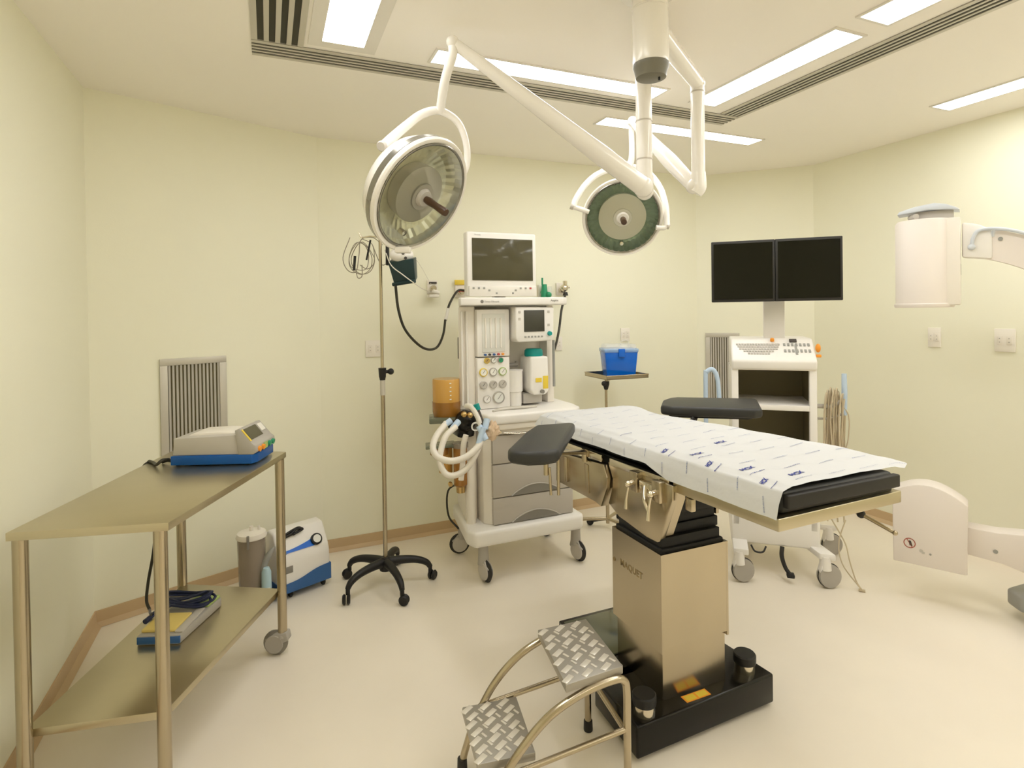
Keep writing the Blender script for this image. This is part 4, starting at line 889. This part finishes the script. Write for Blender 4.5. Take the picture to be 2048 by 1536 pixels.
b.cyl((.60, 1.44, .178), (.635, 1.71, .178), .0085, seg=12); b.cyl((.86, 1.41, .372), (.90, 1.70, .372), .008, seg=12); b.part('cross_bar', T, 'steel')

# ------------------------------------------------------------------ imaging workstation cart
T = thing('monitor_cart', 'white imaging cart with two black monitors, keyboard console and open shelves', 'workstation cart', (2.50, 2.27, 0), math.radians(-42)); T.scale = (.95, 1, 1)
b = local(T); b.box(-.225, .0, .164, .240, .40, .33, .012, 3); b.part('base', T, 'white')
for x, y in ((-.19, -.12), (.25, -.065), (.35, .38), (-.15, .42)):
    b = local(T); b.prism([(x-.03, y-.02), (x+.05, y-.02), (max(-.2, min(.2, x)) + .05, .05 if y < .2 else .38), (max(-.2, min(.2, x))-.03, .05 if y < .2 else .38)], .150, .182, bev=.006); b.part('outrigger', T, 'white')
    caster(T, x, y, .064, .030, .165, math.radians(20), 'white', 'rubber', 'grey', off=.02, local_=True, hubr=.93)
b = local(T)
b.box(-.215, .0, .26, -.178, .035, 1.125, .004); b.box(.192, .0, .26, .230, .035, 1.125, .004); b.box(-.215, .33, .26, -.205, .40, 1.125); b.box(.22, .33, .26, .230, .40, 1.125)
b.box(-.214, .03, .26, -.206, .40, 1.12); b.box(.222, .03, .26, .229, .40, 1.12); b.part('frame', T, 'white')
b = local(T); b.box(-.205, .385, .262, .222, .395, 1.12); b.box(.215, .036, .262, .2195, .386, 1.115); b.part('back_panel', T, 'dark_olive')
b = local(T); b.box(-.206, .004, .900, .222, .386, .928, .002); b.part('shelf', T, 'white')
b = local(T); b.box(-.206, .004, .55, .222, .386, .575, .002); b.part('shelf', T, 'white')
b = local(T); b.prism([(-.012, 1.12), (.40, 1.12), (.40, 1.285), (.155, 1.285), (.13, 1.280), (-.02, 1.170)], -.214, .231, 'x', bev=.012, seg=3); cs = b.part('console', T, 'white')
b = local(T); b.box(-.208, -.004, 1.118, .225, .02, 1.124); b.part('console_lip', T, 'white_warm')
slp = lambda u, v, h=0: V(u, -.02+.150*v, 1.170+.110*v)+V(0, -.591, .806)*(h+.001)
def keyq(b, u0, u1, v0, v1, h=.0035):
    b.obox((slp((u0+u1)/2, (v0+v1)/2, h/2)), (1, 0, 0), (0, .806, .591), (0, -.591, .806), (u1-u0)/2, (v1-v0)/2*.186, h/2, .0008)
b = local(T)
for r in range(5):
    for k in range(16-r*1):
        if r >= 3 and (k < r-2 or k > 16-r*2+1): continue
        u0 = -.185+.0150*k+.008*r; v0 = .70-.105*r; keyq(b, u0, u0+.0118, v0, v0+.075)
b.part('keyboard', cs, 'greylight')
b = local(T)
for r in range(2):
    for k in range(7): u0 = .070+.021*k; keyq(b, u0, u0+.012, .66-.28*r, .78-.28*r)
keyq(b, .128, .140, .28, .72); b.part('button_field', cs, 'stickergrey')
b = local(T); b.lathe([(0, 0), (.011, 0), (.011, .012), (.008, .016), (0, .016)], slp(.015, .90, .0), (0, -.3, .95), 18); b.part('emergency_button', cs, 'orange', 'orange round button')
b = local(T); b.obox(slp(.125, .90, .003), (1, 0, 0), (0, .8, .6), (0, -.6, .8), .019, .012, .004, .001); b.part('small_display', cs, 'ink_dark')
b = local(T); b.ball((.246, .06, 1.235), .018, (.8, 1, 1.3)); b.box(.236, .05, 1.185, .262, .08, 1.20, .003); b.part('hand_switch', T, 'orange')
# monitors
b = local(T); b.prism([(-.027, 1.28), (.088, 1.28), (.088, 1.66), (-.027, 1.66)], .15, .18, 'y', bev=.004); b.part('monitor_post', T, 'white')
b = local(T); b.box(-.20, .044, 1.60, .24, .075, 1.68, .004); b.box(-.02, .07, 1.60, .08, .155, 1.66, .004); b.part('monitor_bracket', T, 'white')
for x0, x1, a in ((-.320, .022, .03), (.022, .362, -.0)):
    b = local(T); b.box(x0+.001, -.0, 1.490, x1-.001, .045, 1.825, .004); mo = b.part('monitor', T, 'rubber')
    b = local(T); b.box(x0+.014, -.0022, 1.505, x1-.013, .001, 1.811); b.part('screen', mo, 'screen_black', smooth=0)
# handles, cable hook, cables, brake pedal
b = local(T); b.tube([(-.358, .02, .60), (-.358, .02, 1.06), (-.350, .02, 1.10), (-.325, .02, 1.115), (-.305, .02, 1.10), (-.290, .02, 1.05), (-.280, .02, .90)], .013, seg=14, n=5); b.part('grab_handle', T, 'bluepale', 'pale blue handle')
b = local(T); b.tube([(-.35, .02, .62), (-.22, .02, .60)], .012, smooth=False); b.part('handle_arm', T, 'white')
b = local(T); b.tube([(.375, .06, 1.10), (.376, .06, 1.0), (.376, .06, .88)], [.013, .015, .012], seg=14); b.part('grab_handle', T, 'bluepale', 'pale blue handle')
b = local(T); b.tube([(.23, .05, .925), (.30, .05, .925), (.37, .05, .96)], .012, smooth=False); b.tube([(.23, .05, .858), (.30, .05, .858), (.37, .05, .89)], .006, smooth=False); b.part('cable_hook', T, 'greylight')
b = local(T)
for k in range(11):
    x = .270+.0095*k; top = .965+.035*math.sin(.4+k*.29)+.008*math.sin(k*2.3); y = .02+.009*(k % 4); e = .012*math.sin(k*1.9)
    b.tube([(x+.010+e, y, .32+.03*(k % 4)), (x-.006+e, y-.004, .60), (x-.004-e*.5, y, .85), (x+.004, y, top), (x+.014, y+.03, top+.008), (x+.022, y+.06, .90), (x+.014-e, y+.06, .60), (x+.006-e, y+.055, .36)], .0044, seg=8, n=4)
b.tube([(.365, .05, .93), (.395, .05, .87), (.388, .05, .74), (.36, .05, .66), (.345, .05, .5)], .0035, seg=6)
b.tube([(.30, .03, .33), (.36, .0, .22), (.375, -.03, .14), (.40, -.05, .05), (.425, -.06, .01)], .0035, seg=6, n=6); b.tube([(.37, .03, .33), (.33, .0, .22), (.34, -.03, .12), (.40, -.06, .04), (.425, -.065, .012)], .0035, seg=6, n=6)
b.cyl((.41, -.06, .008), (.44, -.065, .008), .0075, seg=8)
b.part('hanging_cable', T, 'cable_beige')
b = local(T); b.tube([(.045, -.0, .165), (.040, -.02, .12), (.055, -.04, .07), (.075, -.06, .045)], [.012, .012, .011, .011], seg=10); b.box(.058, -.085, .032, .098, -.045, .052, .005); b.part('brake_pedal', T, 'rubber')
b = local(T); b.tube([(-.12, -.01, .16), (-.10, -.03, .135), (-.06, -.03, .135), (-.04, -.01, .16)], .005); b.part('release_loop', T, 'rubber')

# ------------------------------------------------------------------ C-arm
CX = V(.4695, -.8829, 0)                   # direction in which the C opens away to the right
CN = V(-.8829, -.4695, 0)                  # towards the viewer
cen = V(2.995, 1.765, 0)
T = thing('c_arm', 'white mobile X-ray C-arm reaching in from the right edge', 'x-ray machine', (2.995, 1.765, 0))
X = Matrix.Translation(cen) @ Matrix((CX, -CN, V(0, 0, 1))).transposed().to_4x4()   # local x right, y back, z up
b = B(X); b.lathe([(0, 1.445), (.118, 1.445), (.122, 1.452), (.122, 1.462), (.116, 1.466), (.116, 1.86), (.108, 1.872), (0, 1.875)], (-.02, 0, 0), seg=56); hd_ = b.part('image_intensifier', T, 'carmwhite')
b = B(X); b.box(.03, -.07, 1.455, .125, .07, 1.87, .008); b.part('rear_housing', T, 'white_warm')
b = B(X); b.box(.124, -.03, 1.63, .126, -.01, 1.65); b.box(.124, .01, 1.60, .126, .02, 1.635); b.part('housing_mark', hd_, 'stickergrey', smooth=0)
b = B(X); b.box(-.05, -.03, 1.87, .10, .03, 1.915, .004); b.cyl((-.07, -.02, 1.89), (-.045, -.06, 1.89), .014, seg=16); b.part('collar', T, 'greylight')
b = B(X); pr = [(-.14, 1.905), (-.13, 1.92), (-.06, 1.938), (.03, 1.948), (.08, 1.938), (.13, 1.915), (.14, 1.905), (.10, 1.912), (.0, 1.918), (-.08, 1.91)]; b.prism([(x*.88, z) for x, z in pr], -.06, .06, 'y', bev=.003); b.part('carry_handle', T, 'bluegrey', 'grey-blue handle plate')
# C arc
R0, zc = .80, 1.03
def arc(r0, r1, y0, y1, a0, a1, n_, name, m):
    t = bmesh.new(); rings = []
    for i in range(n_+1):
        a = math.radians(a0+(a1-a0)*i/n_); c_, s_ = math.cos(a), math.sin(a); w = [(r0, y0), (r1, y0), (r1, y1), (r0, y1)]
        rings.append([t.verts.new((.03+r*c_, y, zc+r*s_)) for r, y in w])
    for p, q in zip(rings, rings[1:]):
        for k in range(4): t.faces.new((p[k], p[(k+1) % 4], q[(k+1) % 4], q[k]))
    t.faces.new(rings[0]); t.faces.new(rings[-1][::-1]); bmesh.ops.recalc_face_normals(t, faces=t.faces[:])
    b = B(X); b._merge(t); b.part(name, T, m, smooth=30)
arc(.665, .80, -.035, .02, -46, 80, 60, 'c_shaped_arm', 'carmwhite')
b = B(X); b.prism([(.13, 1.68), (.13, 1.845), (.19, 1.83), (.24, 1.80), (.24, 1.665)], -.045, .025, 'y', bev=.01); b.part('upper_joint', T, 'white')
b = B(X); P = [(.165, -.05, 1.725), (.172, -.055, 1.77), (.195, -.055, 1.80), (.26, -.055, 1.80), (.34, -.055, 1.775), (.42, -.055, 1.725), (.52, -.055, 1.64), (.62, -.05, 1.53)]
b.tube(P, .008, seg=10); b.ball((.165, -.05, 1.725), .015); b.cyl((.245, -.055, 1.80), (.24, -.035, 1.77), .007, seg=8); b.part('grab_rail', T, 'bluegrey', 'pale blue rail')
b = B(X); b.cyl((.268, -.03, 1.755), (.268, -.040, 1.755), .009, seg=14); b.part('arm_screw', T, 'stickergrey')
# lower tube housing and its arm
pts = [(-.148, .215), (.145, .152), (.148, .49)]
top = [(.148-.296*i/14, .485+.085*math.sin(PI*(.12+.80*i/14))+.035*(i/14)) for i in range(15)]
b = B(X); b.prism([(-.145, .190), (.143, .190)]+top, -.10, .03, 'y', bev=.006); th = b.part('tube_housing', T, 'carmwhite')
b = B(X); b.lathe([(.021, 0), (.0245, 0), (.0245, .001), (.021, .001), (.021, 0)], (-.078, -.1005, .293), (0, -1, 0), 30); b.obox((-.078, -.101, .293), (.5, 0, -.86), (0, 1, 0), (.86, 0, .5), .022, .0008, .0016); b.mi = 1; b.lathe([(0, 0), (.006, 0), (.006, .001), (0, .001)], (-.077, -.1005, .300), (0, -1, 0), 14); b.prism([(-.081, .300), (-.071, .300), (-.066, .280), (-.078, .283)], -.1018, -.1008, 'y'); b.part('warning_symbol', th, ['symbolred', 'ink_dark'], smooth=0)
b = B(X); b.lathe([(0, 0), (.008, 0), (.008, .001), (0, .001)], (-.032, -.1005, .265), (0, -1, 0), 14); b.obox((-.024, -.101, .258), (1, 0, 0), (0, 1, 0), (0, 0, 1), .006, .0006, .005); b.mi = 1; b.lathe([(0, 0), (.005, 0), (.005, .001), (0, .001)], (.004, -.1005, .257), (0, -1, 0), 12); b.part('small_symbol', th, ['greylight', 'stickergrey'], smooth=0)
b = B(X); b.prism([(.14, .275), (.14, .405), (.25, .402), (.36, .415), (.47, .45), (.60, .53), (.64, .30), (.52, .22), (.40, .225), (.27, .262)], -.05, .05, 'y', bev=.006); la = b.part('lower_arm', T, 'carmwhite')
b = B(X); b.cyl((.245, -.050, .315), (.245, -.054, .315), .009, seg=14); b.part('arm_screw', la, 'stickergrey'); b = B(X); b.cyl((.415, -.050, .345), (.415, -.054, .345), .010, seg=14); b.part('arm_screw', la, 'blue_base')
# chassis foot, out of frame except for its tip
b = B(X); b.prism([(.285, .02), (.33, -.06), (1.0, -.06), (1.0, .13), (.35, .13)], .06, .135, bev=.014, seg=3); b.part('chassis', T, 'stickergrey')
b = B(X); b.prism([(.66, -.25), (1.02, -.25), (1.02, .10), (.66, .10)], .13, 1.25, bev=.03, seg=3); b.part('generator_cabinet', T, 'carmwhite')
b = B(X); b.box(.62, -.045, .93, .95, .045, 1.13, .02, 3); b.part('arc_carrier', T, 'carmwhite')
for x, y in ((.42, .0), (.95, -.03), (.95, .10)):
    b = B(X); b.lathe([(0, -.015), (.04, -.015), (.046, -.008), (.046, .008), (.04, .015), (0, .015)], (x, y, .047), (0, 1, 0), 24); b.part('wheel', T, 'rubber')
